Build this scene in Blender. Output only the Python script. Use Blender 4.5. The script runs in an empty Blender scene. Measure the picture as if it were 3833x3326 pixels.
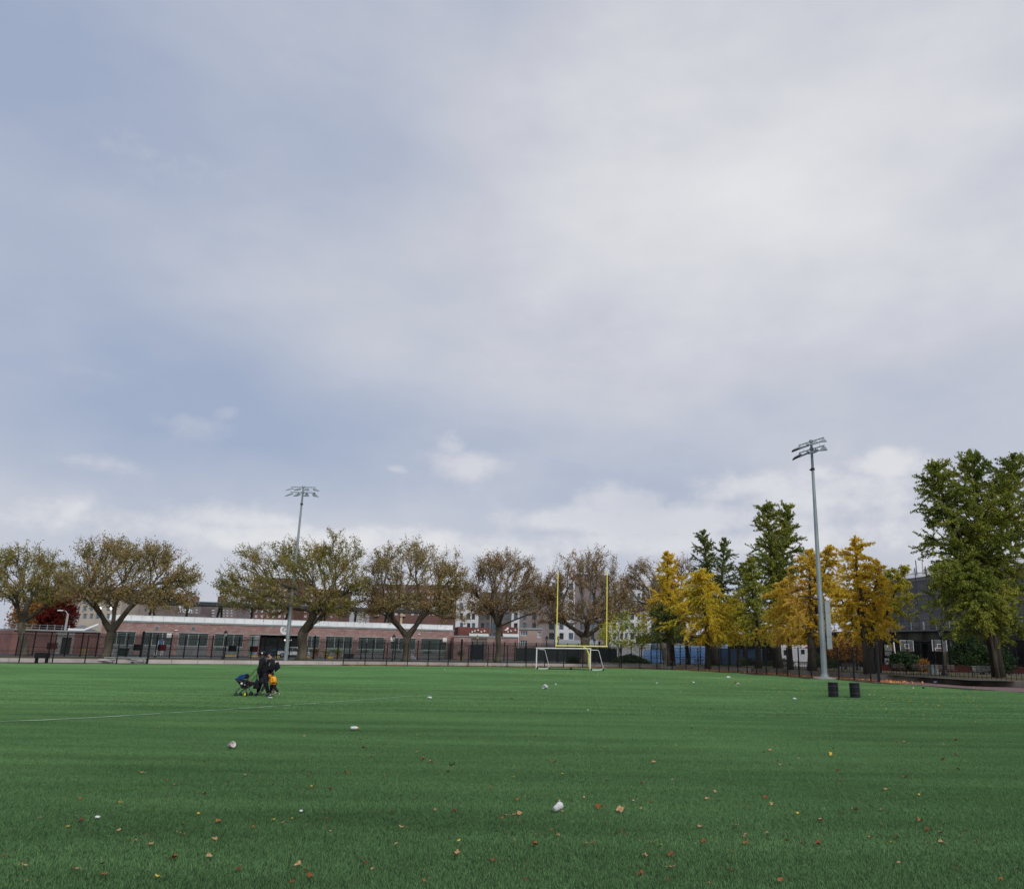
import bpy, math, random
import numpy as np
from mathutils import Vector, Matrix
R = math.radians
sc = bpy.context.scene
# ------------------------------------------------------------------ camera, sky, sun, exposure
FPX, CX, CY, EYE = 3031., 2183., 1663., 1.77
TH, RO = R(14.54), math.atan(0.016)
FW = Vector((0, math.cos(TH), math.sin(TH)))
_r, _u = Vector((1, 0, 0)), Vector((0, -math.sin(TH), math.cos(TH)))
RT = _r*math.cos(RO) + _u*math.sin(RO)
UP = _u*math.cos(RO) - _r*math.sin(RO)
cam = bpy.data.cameras.new('camera'); cam.sensor_width = 36; cam.lens = 36*FPX/3833
cam.shift_x = -(CX - 1916.5)/3833; cam.clip_end = 6000; cam.clip_start = .1
co = bpy.data.objects.new('camera', cam); sc.collection.objects.link(co); sc.camera = co
co.matrix_world = Matrix(((RT.x, UP.x, -FW.x, 0), (RT.y, UP.y, -FW.y, 0), (RT.z, UP.z, -FW.z, EYE), (0, 0, 0, 1)))

def ray(x, y): return FW + RT*((x-CX)/FPX) - UP*((y-CY)/FPX)
def at(x, y, Y):
    d = ray(x, y); t = Y/d.y; return Vector((d.x*t, Y, EYE + d.z*t))
def gr(x, y, z=0.):
    d = ray(x, y); t = (z-EYE)/d.z; return Vector((d.x*t, d.y*t, z))

sc.view_settings.view_transform = 'Standard'; sc.view_settings.look = 'None'
sc.view_settings.gamma = 1; sc.view_settings.exposure = 0.33
w = bpy.data.worlds.new('World'); sc.world = w; w.use_nodes = True
nt = w.node_tree; nt.nodes.clear(); N = nt.nodes.new; L = nt.links.new
SUN_EL, SUN_AZ = R(40), R(150)
def wm(op, a, b=None, c=None):
    n = N('ShaderNodeMath'); n.operation = op
    for i, v in enumerate((a, b, c)):
        if v is None: continue
        if isinstance(v, (int, float)): n.inputs[i].default_value = v
        else: L(v, n.inputs[i])
    return n.outputs[0]
tc = N('ShaderNodeTexCoord'); sep = N('ShaderNodeSeparateXYZ'); L(tc.outputs['Generated'], sep.inputs[0])
az = wm('ARCTAN2', sep.outputs[0], sep.outputs[1]); el = wm('ARCSINE', sep.outputs[2])
def wnoise(scale, detail, rough, sx=1, sy=1, sz=1, off=0.):
    mp = N('ShaderNodeMapping'); mp.inputs['Scale'].default_value = (sx, sy, sz); mp.inputs['Location'].default_value = (off, off*.7, off*.3)
    L(tc.outputs['Generated'], mp.inputs[0]); n = N('ShaderNodeTexNoise'); n.inputs['Scale'].default_value = scale
    n.inputs['Detail'].default_value = detail; n.inputs['Roughness'].default_value = rough; L(mp.outputs[0], n.inputs['Vector']); return n.outputs[0]
def azel(x, y):
    d = ray(x, y).normalized(); return math.atan2(d.x, d.y), math.asin(d.z)
def gauss(x, y, wx, wy):
    a0, e0 = azel(x, y); sa = wx/FPX; se = wy/FPX
    p = wm('POWER', wm('ABSOLUTE', wm('DIVIDE', wm('SUBTRACT', az, a0), sa)), 2); q = wm('POWER', wm('ABSOLUTE', wm('DIVIDE', wm('SUBTRACT', el, e0), se)), 2)
    return wm('EXPONENT', wm('MULTIPLY', wm('ADD', p, q), -1.0))
big = wnoise(1.7, 4, .5, 1, 1, 1.6, 3.1); med = wnoise(4.5, 6, .52, 1, 1, 2.2, 7.7); fine = wnoise(11, 5, .55, 1, 1, 1.5, 1.3); fin2 = wnoise(34, 6, .6, 1, 1, 1.3, 5.3)
f = wm('ADD', wm('MULTIPLY', wm('SUBTRACT', big, .5), .8), .60)
f = wm('ADD', f, wm('MULTIPLY', wm('SUBTRACT', med, .5), .62))
f = wm('ADD', f, wm('MULTIPLY', wm('SUBTRACT', fine, .5), .20))
for (x, y, wx, wy, k) in [(2650, 800, 1050, 650, .40), (3500, 250, 800, 600, .24), (230, 330, 620, 380, -.42), (420, 1380, 780, 230, -.44), (1350, 1640, 1000, 190, -.34), (1900, 1850, 2600, 200, -.14),
                          (2900, 1560, 700, 130, -.12), (600, 900, 500, 170, .08), (1350, 450, 420, 400, -.12)]:
    f = wm('ADD', f, wm('MULTIPLY', gauss(x, y, wx, wy), k))
# low heaped clouds, broken up by the finer noise
pf = None
for (x, y, wx, wy, k) in [(1750, 1740, 150, 70, .85), (1700, 1670, 70, 60, .7), (760, 1600, 200, 50, .75), (840, 1545, 60, 50, .7), (2340, 1885, 200, 75, 1.0), (2080, 1950, 330, 60, .85), (3320, 1730, 190, 75, .85), (2800, 1830, 260, 85, .8),
                          (320, 1724, 220, 38, .5), (870, 1940, 300, 60, .8), (300, 1930, 250, 60, .6), (1476, 1755, 60, 22, .6), (2650, 2020, 900, 90, .8), (2500, 1950, 650, 90, 1.0), (3050, 1850, 480, 110, .85), (1100, 2010, 1200, 75, .72), (1900, 2120, 3000, 100, .35), (350, 1390, 180, 30, .45), (500, 560, 330, 110, .45)]:
    g = wm('MULTIPLY', gauss(x, y, wx, wy), k); pf = g if pf is None else wm('MAXIMUM', pf, g)
pf = wm('ADD', pf, wm('MULTIPLY', wm('SUBTRACT', fine, .5), 1.1)); pf = wm('ADD', pf, wm('MULTIPLY', wm('SUBTRACT', fin2, .5), .7))
mr = N('ShaderNodeMapRange'); mr.interpolation_type = 'SMOOTHSTEP'; L(pf, mr.inputs[0]); mr.inputs[1].default_value = .22; mr.inputs[2].default_value = .85
f = wm('ADD', f, wm('MULTIPLY', mr.outputs[0], .40))
f = wm('MULTIPLY', f, .8)
sky = N('ShaderNodeTexSky'); sky.sky_type = 'NISHITA'; sky.sun_disc = False; sky.sun_elevation = SUN_EL; sky.sun_rotation = SUN_AZ
sky.air_density = 1.2; sky.dust_density = 2.0
cr = N('ShaderNodeValToRGB'); L(f, cr.inputs[0]); e = cr.color_ramp.elements
e[0].position = .08; e[0].color = (.345, .408, .555, 1); e[1].position = 1.0; e[1].color = (.79, .79, .80, 1)
k = e.new(.36); k.color = (.448, .492, .602, 1); k = e.new(.58); k.color = (.565, .582, .655, 1); k = e.new(.78); k.color = (.69, .695, .735, 1)
sc10 = N('ShaderNodeVectorMath'); sc10.operation = 'SCALE'; L(cr.outputs[0], sc10.inputs[0]); sc10.inputs['Scale'].default_value = 8.2
mixs = N('ShaderNodeMix'); mixs.data_type = 'RGBA'; mixs.inputs[0].default_value = .93; L(sky.outputs[0], mixs.inputs['A']); L(sc10.outputs[0], mixs.inputs['B'])
bg = N('ShaderNodeBackground'); bg.inputs[1].default_value = .1; L(mixs.outputs['Result'], bg.inputs[0])
wo = N('ShaderNodeOutputWorld'); L(bg.outputs[0], wo.inputs[0])
sl = bpy.data.lights.new('sun', 'SUN'); sl.energy = 1.5; sl.angle = R(20); sl.color = (1, .96, .9)
so = bpy.data.objects.new('sun', sl); sc.collection.objects.link(so)
sd = Vector((math.sin(SUN_AZ)*math.cos(SUN_EL), math.cos(SUN_AZ)*math.cos(SUN_EL), math.sin(SUN_EL)))
so.rotation_euler = sd.to_track_quat('Z', 'Y').to_euler()

# ------------------------------------------------------------------ helpers
rng = np.random.default_rng(7); random.seed(7)
COL = sc.collection
def tag(o, label=None, cat=None, group=None, kind=None):
    if label: o['label'] = label
    if cat: o['category'] = cat
    if group: o['group'] = group
    if kind: o['kind'] = kind
    return o
def empty(name, loc, rz=0., label=None, cat=None, group=None):
    o = bpy.data.objects.new(name, None); COL.objects.link(o); o.location = loc; o.rotation_euler = (0, 0, rz); o.empty_display_size = .1
    return tag(o, label, cat, group)
def link(name, me, mat, parent=None, loc=None, smooth=False):
    o = bpy.data.objects.new(name, me); COL.objects.link(o)
    if mat is not None and not me.materials: me.materials.append(mat)
    if parent: o.parent = parent
    if loc is not None: o.location = loc
    if smooth: me.polygons.foreach_set('use_smooth', [True]*len(me.polygons))
    return o
class MB:
    def __init__(s): s.v = []; s.f = []
    def add(s, vs, fs):
        b = len(s.v); s.v += [tuple(v) for v in vs]; s.f += [tuple(i+b for i in q) for q in fs]; return s
    def box(s, x0, x1, y0, y1, z0, z1):
        return s.add([(x0, y0, z0), (x1, y0, z0), (x1, y1, z0), (x0, y1, z0), (x0, y0, z1), (x1, y0, z1), (x1, y1, z1), (x0, y1, z1)],
                     [(0, 3, 2, 1), (4, 5, 6, 7), (0, 1, 5, 4), (1, 2, 6, 5), (2, 3, 7, 6), (3, 0, 4, 7)])
    def tube(s, p0, p1, r0, r1=None, n=6, cap=True):
        p0 = Vector(p0); p1 = Vector(p1); r1 = r0 if r1 is None else r1; d = (p1-p0)
        if d.length < 1e-6: return s
        d.normalize(); a = d.orthogonal().normalized(); b = d.cross(a)
        vs = []
        for p, r in ((p0, r0), (p1, r1)):
            for i in range(n):
                t = 2*math.pi*i/n; vs.append(p + a*(r*math.cos(t)) + b*(r*math.sin(t)))
        fs = [(i, (i+1) % n, n+(i+1) % n, n+i) for i in range(n)]
        if cap: fs += [tuple(range(n-1, -1, -1)), tuple(range(n, 2*n))]
        return s.add(vs, fs)
    def path(s, pts, r, n=6):
        pts = [Vector(p) for p in pts]
        rs = r if isinstance(r, (list, tuple)) else [r]*len(pts)
        vs = []; prev = None
        for i, p in enumerate(pts):
            d = (pts[min(i+1, len(pts)-1)] - pts[max(i-1, 0)]).normalized()
            a = d.orthogonal().normalized() if prev is None else (prev - d*prev.dot(d)).normalized()
            prev = a; b = d.cross(a)
            for k in range(n):
                t = 2*math.pi*k/n; vs.append(p + a*(rs[i]*math.cos(t)) + b*(rs[i]*math.sin(t)))
        fs = []
        for i in range(len(pts)-1):
            for k in range(n): fs.append((i*n+k, i*n+(k+1) % n, (i+1)*n+(k+1) % n, (i+1)*n+k))
        fs += [tuple(range(n-1, -1, -1)), tuple(range((len(pts)-1)*n, len(pts)*n))]
        return s.add(vs, fs)
    def lathe(s, c, prof, n=12, ax=(0, 0, 1)):
        ax = Vector(ax).normalized(); a = ax.orthogonal().normalized(); b = ax.cross(a); c = Vector(c); vs = []
        for r, h in prof:
            for k in range(n):
                t = 2*math.pi*k/n; vs.append(c + ax*h + a*(r*math.cos(t)) + b*(r*math.sin(t)))
        fs = []
        for i in range(len(prof)-1):
            for k in range(n): fs.append((i*n+k, i*n+(k+1) % n, (i+1)*n+(k+1) % n, (i+1)*n+k))
        if prof[0][0] > 0: fs.append(tuple(range(n-1, -1, -1)))
        if prof[-1][0] > 0: fs.append(tuple(range((len(prof)-1)*n, len(prof)*n)))
        return s.add(vs, fs)
    def mesh(s, name):
        me = bpy.data.meshes.new(name); me.from_pydata(s.v, [], s.f); me.update(); return me
    def build(s, name, mat, parent=None, loc=None, smooth=False): return link(name, s.mesh(name), mat, parent, loc, smooth)

_mats = {}
def mat(name, col, rough=.7, var=.18, scale=3., metal=0., spec=.3, bump=0., bscale=40., col2=None, emit=None, coord='Object', stretch=None, detail=4):
    if name in _mats: return _mats[name]
    m = bpy.data.materials.new(name); m.use_nodes = True; t = m.node_tree; b = t.nodes['Principled BSDF']
    c2 = col2 or tuple(c*(1-var) for c in col); c1 = col if col2 else tuple(min(1, c*(1+var*.6)) for c in col)
    tcn = t.nodes.new('ShaderNodeTexCoord'); src = tcn.outputs[coord]
    if stretch:
        mp = t.nodes.new('ShaderNodeMapping'); mp.inputs['Scale'].default_value = stretch; t.links.new(src, mp.inputs[0]); src = mp.outputs[0]
    n = t.nodes.new('ShaderNodeTexNoise'); n.inputs['Scale'].default_value = scale; n.inputs['Detail'].default_value = detail; t.links.new(src, n.inputs['Vector'])
    r = t.nodes.new('ShaderNodeValToRGB'); t.links.new(n.outputs[0], r.inputs[0])
    r.color_ramp.elements[0].position = .35; r.color_ramp.elements[1].position = .65
    r.color_ramp.elements[0].color = (*c2, 1); r.color_ramp.elements[1].color = (*c1, 1)
    t.links.new(r.outputs[0], b.inputs['Base Color'])
    b.inputs['Roughness'].default_value = rough; b.inputs['Metallic'].default_value = metal; b.inputs['Specular IOR Level'].default_value = spec
    if bump:
        n2 = t.nodes.new('ShaderNodeTexNoise'); n2.inputs['Scale'].default_value = bscale; t.links.new(src, n2.inputs['Vector'])
        bp = t.nodes.new('ShaderNodeBump'); bp.inputs['Strength'].default_value = bump; t.links.new(n2.outputs[0], bp.inputs['Height']); t.links.new(bp.outputs[0], b.inputs['Normal'])
    if emit:
        b.inputs['Emission Color'].default_value = (*emit[:3], 1); b.inputs['Emission Strength'].default_value = emit[3]
    _mats[name] = m; return m
M_BLACK = mat('black_paint', (.010, .012, .013), .45, .3)
M_WHITE = mat('white_paint', (.78, .79, .78), .4, .08, 2)
M_YEL = mat('yellow_paint', (.90, .84, .16), .35, .08, 1.5)
M_GALV = mat('galvanised_steel', (.30, .36, .37), .45, .22, 1.2, .35, .5, stretch=(1, 1, .4))
M_DKMET = mat('dark_metal', (.03, .033, .036), .5, .3)
M_CONC = mat('concrete', (.36, .34, .33), .85, .22, .8, bump=.15, bscale=12)
M_GLASS = mat('dark_glass', (.03, .045, .05), .12, .3, 2, spec=.6)
M_GLASSB = mat('blue_glass', (.10, .16, .22), .12, .3, .6, spec=.6)

# ------------------------------------------------------------------ setting: ground
def fence_curve(off):
    """turf edge polyline pushed outwards by off metres, smoothed"""
    base = [(-110, 63), (-85, 76), (-66, 85.5), (-52, 91.5), (-42, 97), (-31, 104.5), (-20, 110.5), (-10, 115), (-2, 118.3), (5, 119), (10, 116.8), (14.4, 111.8), (17.3, 104.5), (19.2, 96),
            (20.6, 88), (21.8, 81), (22.8, 75), (24.0, 68.0), (25.3, 60.5), (26.6, 53.5), (28.0, 45), (29.6, 35), (31, 25), (33, 5)]
    p = [Vector((x, y, 0)) for x, y in base]
    for _ in range(2):
        q = [p[0]]
        for i in range(len(p)-1): q += [p[i]*.75+p[i+1]*.25, p[i]*.25+p[i+1]*.75]
        q.append(p[-1]); p = q
    if not off: return p
    o = []
    for i in range(len(p)):
        d = (p[min(i+1, len(p)-1)]-p[max(i-1, 0)]).normalized(); o.append(p[i] + Vector((-d.y, d.x, 0))*off)
    return o
def strip(name, a, b, za, zb, m, kind='structure'):
    mb = MB(); n = len(a)
    for i in range(n-1):
        mb.add([(a[i].x, a[i].y, za), (a[i+1].x, a[i+1].y, za), (b[i+1].x, b[i+1].y, zb), (b[i].x, b[i].y, zb)], [(0, 1, 2, 3)])
    o = mb.build(name, m); tag(o, kind=kind); return o
def turf_mat(name='turf', gain=1.0):
    m = bpy.data.materials.new(name); m.use_nodes = True; t = m.node_tree; b = t.nodes['Principled BSDF']; n_ = t.nodes.new; l = t.links.new
    geo = n_('ShaderNodeNewGeometry')
    def noise(scale, det, st):
        mp = n_('ShaderNodeMapping'); mp.inputs['Scale'].default_value = st; l(geo.outputs['Position'], mp.inputs[0])
        x = n_('ShaderNodeTexNoise'); x.inputs['Scale'].default_value = scale; x.inputs['Detail'].default_value = det; x.inputs['Roughness'].default_value = .6; l(mp.outputs[0], x.inputs['Vector']); return x.outputs[0]
    a = noise(1.5, 7, (.09, .6, 1)); c = noise(.05, 3, (1, 1.6, 1)); d = noise(55, 2, (1, 1, 1)); g = noise(9, 4, (.35, 1, 1))
    def mm(op, x, y):
        k = n_('ShaderNodeMath'); k.operation = op
        for i, v in enumerate((x, y)):
            if isinstance(v, float): k.inputs[i].default_value = v
            else: l(v, k.inputs[i])
        return k.outputs[0]
    s = mm('ADD', mm('MULTIPLY', a, .80), mm('MULTIPLY', c, .7)); s = mm('ADD', s, mm('MULTIPLY', d, .3)); s = mm('ADD', s, mm('MULTIPLY', g, .32))
    s = mm('SUBTRACT', s, .535)
    r = n_('ShaderNodeValToRGB'); l(s, r.inputs[0]); e = r.color_ramp.elements
    e[0].position = .25; e[0].color = (.048*gain, .106*gain, .040*gain, 1); e[1].position = .78; e[1].color = (.125*gain, .243*gain, .096*gain, 1)
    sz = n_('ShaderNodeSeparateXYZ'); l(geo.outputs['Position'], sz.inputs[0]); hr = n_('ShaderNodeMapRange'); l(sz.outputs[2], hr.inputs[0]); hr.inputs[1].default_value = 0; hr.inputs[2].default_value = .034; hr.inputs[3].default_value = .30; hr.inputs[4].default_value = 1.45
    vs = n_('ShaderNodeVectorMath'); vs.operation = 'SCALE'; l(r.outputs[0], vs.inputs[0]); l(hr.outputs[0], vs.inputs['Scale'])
    l(vs.outputs[0], b.inputs['Base Color']); b.inputs['Roughness'].default_value = .8; b.inputs['Specular IOR Level'].default_value = .12
    bp = n_('ShaderNodeBump'); bp.inputs['Strength'].default_value = .5; bp.inputs['Distance'].default_value = .02; l(d, bp.inputs['Height']); l(bp.outputs[0], b.inputs['Normal'])
    return m
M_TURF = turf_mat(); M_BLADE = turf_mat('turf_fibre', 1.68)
c0 = fence_curve(-.6)
mb = MB()
for i in range(len(c0)-1):
    a, b = c0[i], c0[i+1]; mb.add([(a.x, -30, 0), (b.x, -30, 0), (b.x, b.y, 0), (a.x, a.y, 0)], [(0, 1, 2, 3)])
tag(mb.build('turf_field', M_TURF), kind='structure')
M_TRACK = mat('track_asphalt', (.17, .105, .105), .9, .18, 2.5, bump=.2, bscale=60)
strip('running_path', fence_curve(-.6), fence_curve(5.2), .004, .004, M_TRACK)
M_KERB = mat('weathered_kerb', (.10, .11, .09), .9, .3)
strip('turf_border', fence_curve(-.75), fence_curve(-.5), .03, .03, M_KERB)
TZ = .45
M_SOIL = mat('planting_soil', (.060, .062, .022), .95, .45, 1.2, bump=.5, bscale=8, col2=(.10, .07, .03))
strip('planting_strip', fence_curve(5.45), fence_curve(24), .445, TZ, M_SOIL)
M_STREET = mat('street_asphalt', (.06, .064, .066), .9, .2, .3)
gb = MB(); gb.add([(-3000, -3000, -.01), (3000, -3000, -.01), (3000, 3000, -.01), (-3000, 3000, -.01)], [(0, 1, 2, 3)]); tag(gb.build('ground', M_STREET), kind='structure')
cc = fence_curve(24)
gb = MB()
for i in range(len(cc)-1):
    a, b = cc[i], cc[i+1]
    if abs(b.x-a.x) > .01 and a.x < 20: gb.add([(a.x, a.y, TZ-.012), (b.x, b.y, TZ-.012), (b.x, 900, TZ-.012), (a.x, 900, TZ-.012)], [(0, 1, 2, 3)])
far_r = [c for c in cc]
mxx = max(c.x for c in cc)
gb.add([(cc[0].x-400, 60, TZ-.016), (cc[0].x, cc[0].y, TZ-.016), (cc[0].x, 900, TZ-.016), (cc[0].x-400, 900, TZ-.016)], [(0, 1, 2, 3)])
gb.add([(28, 60, TZ-.020), (500, -20, TZ-.020), (700, 900, TZ-.020), (20, 900, TZ-.020)], [(0, 1, 2, 3)])
tag(gb.build('street', M_STREET), kind='structure')
# retaining wall, cast in bays with joints
wroot = empty('retaining_wall', (0, 0, 0), 0, 'low weathered concrete retaining wall curving behind the path', 'wall')
wa, wb = fence_curve(5.2), fence_curve(5.5)
M_WALL = mat('wall_concrete', (.52, .49, .47), .9, .2, .5, col2=(.40, .37, .35), bump=.2, bscale=10)
M_WALLD = mat('stained_wall_concrete', (.34, .31, .26), .9, .2, .35, col2=(.13, .115, .08), bump=.2, bscale=10)
for i in range(len(wa)-1):
    a0, a1, b0, b1 = wa[i], wa[i+1], wb[i], wb[i+1]; g = (a1-a0)*min(.45, .02/max(.1, (a1-a0).length)); h = .44
    q = [a0+g, a1-g, b1-g, b0+g]; m = MB(); m.add([(p.x, p.y, 0) for p in q]+[(p.x, p.y, h) for p in q], [(4, 5, 6, 7), (0, 1, 5, 4), (1, 2, 6, 5), (2, 3, 7, 6), (3, 0, 4, 7)])
    m.build('wall_bay', M_WALLD if a0.x > 15 and a0.y < 108 else M_WALL, wroot)
# field line
M_LINE = mat('faded_line_paint', (.50, .60, .53), .8, .3, 2.0, col2=(.10, .20, .12))
def line(pts, wd, name='field_line'):
    m = MB(); P = [gr(x, y) for x, y in pts]
    for a, b in zip(P[:-1], P[1:]):
        d = (b-a).normalized(); nn = Vector((-d.y, d.x, 0))*wd/2
        m.add([a-nn+Vector((0, 0, .036)), b-nn+Vector((0, 0, .036)), b+nn+Vector((0, 0, .036)), a+nn+Vector((0, 0, .036))], [(0, 1, 2, 3)])
    tag(m.build(name, M_LINE), kind='structure')
line([(-60, 2706), (151, 2699)], .10); line([(151, 2699), (354, 2689), (597, 2674)], .10); line([(625, 2672), (864, 2657), (1090, 2641)], .08)
line([(1102, 2640), (1210, 2632), (1406, 2618), (1529, 2608), (1640, 2601)], .07)

# ------------------------------------------------------------------ facades and buildings
class Facade:
    def __init__(s, name, label, pa, Ya, pb, Yb, z=TZ, cat='building', group=None):
        A = at(pa, 2440, Ya); B = at(pb, 2440, Yb); A.z = B.z = z; s.A = A; d = (B-A); s.len = d.length; s.e = d.normalized(); s.z = z
        s.root = empty(name, A, math.atan2(s.e.y, s.e.x), label, cat, group)
    def uz(s, x, y):
        d = ray(x, y); # A + u e = d t
        det = s.e.x*(-d.y) + d.x*s.e.y
        u = (-s.A.x*(-d.y) + -(s.A.y)*d.x)/det if False else None
        # solve u*e.x - t*d.x = -A.x ; u*e.y - t*d.y = -A.y
        D = s.e.x*(-d.y) - (-d.x)*s.e.y
        u = ((-s.A.x)*(-d.y) - (-d.x)*(-s.A.y))/D; t = (s.e.x*(-s.A.y) - (-s.A.x)*s.e.y)/D
        return u, EYE + d.z*t - s.z
    def r(s, x0, y0, x1, y1):
        a = s.uz((x0), y1); b = s.uz(x1, y0); c = s.uz(x0, y0); dd = s.uz(x1, y1)
        return ((a[0]+c[0])/2, (b[0]+dd[0])/2, (a[1]+dd[1])/2, (b[1]+c[1])/2)
def wall(root, u0, u1, z0, z1, op, m, depth=.3, back=12., name='wall', y0=0.):
    """a wall with real openings; local x along, y into the building"""
    us = sorted({u0, u1, *[o[0] for o in op], *[o[1] for o in op]}); zs = sorted({z0, z1, *[o[2] for o in op], *[o[3] for o in op]})
    us = [u for u in us if u0-1e-6 <= u <= u1+1e-6]; zs = [z for z in zs if z0-1e-6 <= z <= z1+1e-6]; b = MB()
    for i in range(len(us)-1):
        for j in range(len(zs)-1):
            cu, cz = (us[i]+us[i+1])/2, (zs[j]+zs[j+1])/2
            if any(o[0] < cu < o[1] and o[2] < cz < o[3] for o in op): continue
            b.add([(us[i], y0, zs[j]), (us[i+1], y0, zs[j]), (us[i+1], y0, zs[j+1]), (us[i], y0, zs[j+1])], [(0, 1, 2, 3)])
    for (a, c, d, e) in op:
        y1 = y0+depth
        b.add([(a, y0, d), (c, y0, d), (c, y0, e), (a, y0, e), (a, y1, d), (c, y1, d), (c, y1, e), (a, y1, e)], [(0, 1, 5, 4), (1, 2, 6, 5), (2, 3, 7, 6), (3, 0, 4, 7)])
    if back:
        b.add([(u0, y0, z0), (u1, y0, z0), (u1, y0, z1), (u0, y0, z1), (u0, y0+back, z0), (u1, y0+back, z0), (u1, y0+back, z1), (u0, y0+back, z1)], [(0, 3, 7, 4), (1, 5, 6, 2), (3, 2, 6, 7), (5, 4, 7, 6)])
    return b.build(name, m, root)
def window(root, u0, u1, z0, z1, fm, gm, y=.2, nu=2, nz=2, fw=.07, name='window'):
    b = MB(); b.box(u0, u1, y-.06, y, z0, z0+fw); b.box(u0, u1, y-.06, y, z1-fw, z1)
    b.box(u0, u0+fw, y-.06, y, z0+fw, z1-fw); b.box(u1-fw, u1, y-.06, y, z0+fw, z1-fw)
    for i in range(1, nu):
        u = u0+(u1-u0)*i/nu; b.box(u-fw/2, u+fw/2, y-.05, y, z0+fw, z1-fw)
    for j in range(1, nz):
        z = z0+(z1-z0)*j/nz; b.box(u0+fw, u1-fw, y-.045, y, z-fw/3, z+fw/3)
    fo = b.build(name, fm, root); g = MB(); g.box(u0, u1, y+.005, y+.03, z0, z1); g.build('pane', gm, fo); return fo

# --- long low brick building under the station platform
M_BRICK = mat('worn_red_brick', (.34, .155, .13), .9, .2, .35, col2=(.27, .10, .085), bump=.1, bscale=20, detail=8)
def brick_mat(name, c1, c2, c3, sc_=.55):
    m = mat(name, c1, .9, .2, sc_, col2=c2, bump=.1, bscale=18, detail=8); t = m.node_tree; b = t.nodes['Principled BSDF']
    base = b.inputs['Base Color'].links[0].from_socket; n = t.nodes.new('ShaderNodeTexNoise'); n.inputs['Scale'].default_value = 1.3; n.inputs['Detail'].default_value = 9; n.inputs['Roughness'].default_value = .7
    tcn = t.nodes.new('ShaderNodeTexCoord'); mp = t.nodes.new('ShaderNodeMapping'); mp.inputs['Scale'].default_value = (.6, 1, 2.2); t.links.new(tcn.outputs['Object'], mp.inputs[0]); t.links.new(mp.outputs[0], n.inputs['Vector'])
    mr = t.nodes.new('ShaderNodeMapRange'); mr.inputs[1].default_value = .5; mr.inputs[2].default_value = .72; t.links.new(n.outputs[0], mr.inputs[0])
    br = t.nodes.new('ShaderNodeTexBrick'); br.inputs['Scale'].default_value = 4.5; br.inputs['Color1'].default_value = (1, 1, 1, 1); br.inputs['Color2'].default_value = (.8, .8, .8, 1); br.inputs['Mortar'].default_value = (.75, .75, .75, 1); br.inputs['Mortar Size'].default_value = .02
    mp2 = t.nodes.new('ShaderNodeMapping'); mp2.inputs['Rotation'].default_value = (R(90), 0, 0); t.links.new(tcn.outputs['Object'], mp2.inputs[0]); t.links.new(mp2.outputs[0], br.inputs['Vector'])
    mx = t.nodes.new('ShaderNodeMix'); mx.data_type = 'RGBA'; t.links.new(mr.outputs[0], mx.inputs[0]); t.links.new(base, mx.inputs['A']); mx.inputs['B'].default_value = (*c3, 1)
    mu = t.nodes.new('ShaderNodeMix'); mu.data_type = 'RGBA'; mu.blend_type = 'MULTIPLY'; mu.inputs[0].default_value = 1; t.links.new(mx.outputs['Result'], mu.inputs['A']); t.links.new(br.outputs[0], mu.inputs['B'])
    t.links.new(mu.outputs['Result'], b.inputs['Base Color']); return m
M_BR = brick_mat('faded_red_brick', (.36, .235, .215), (.30, .165, .148), (.47, .42, .40))
M_SLATE = mat('parapet_flashing', (.26, .29, .29), .7, .2, .5)
M_PARA = mat('white_parapet', (.80, .83, .84), .6, .10, .4)
M_GREYP = mat('grey_green_panel', (.19, .26, .23), .6, .25, .8)
M_GREYB = mat('grey_stucco_base', (.20, .21, .215), .85, .15, .8)
M_GRILL = mat('window_grille', (.16, .21, .20), .5, .2)
M_WIN = mat('green_dark_glass', (.045, .075, .066), .25, .4, .35, spec=.6)
FB = Facade('station_building', 'long low faded red brick building with white parapet and barred windows behind the fence', 420, 160, 1696, 191)
bw = FB.root; ztop = 6.05; zhead = 4.25
def bx(x): return FB.uz(x, 2400)[0]
wins = [(400, 504), (529, 643), (666, 778), (801, 910), (1152, 1197), (1219, 1321), (1341, 1440), (1462, 1557), (1577, 1673)]
zsill = 1.75
ops = [(bx(a), bx(b), .02, zhead) for a, b in wins] + [(bx(932), bx(968), .02, zhead), (bx(972), bx(1145), .02, zhead)]
U1 = bx(1696)
wall(bw, bx(372), U1, 0, ztop, [(o[0], o[1], o[2], o[3]) for o in ops], M_BR, .35, 0, 'brick_wall')
b = MB(); b.box(bx(372), U1, .36+12, 12.4, 0, ztop); b.box(bx(372), U1, .4, 12.3, ztop-.2, ztop); b.box(U1-.3, U1, .01, 12.3, 0, ztop-.21); b.box(bx(372), bx(372)+.3, .01, 12.3, 0, ztop-.21); b.build('shell', M_BR, bw)
b = MB(); b.box(bx(372), U1+.1, -.12, .2, ztop+.003, ztop+.32); b.build('flashing', M_SLATE, bw)
xs = np.linspace(bx(395), U1-.2, 38)
for i in range(len(xs)-1):
    b = MB(); b.box(xs[i]+.02, xs[i+1]-.02, .0, .12, ztop+.33, ztop+1.25); b.build('parapet_panel', M_PARA, bw)
b = MB(); b.box(xs[0], xs[-1], -.03, .25, ztop+1.26, ztop+1.36); b.box(xs[0], xs[-1], .25, 11.5, ztop+1.1, ztop+1.25); b.build('platform_edge', M_PARA, bw)
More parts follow.
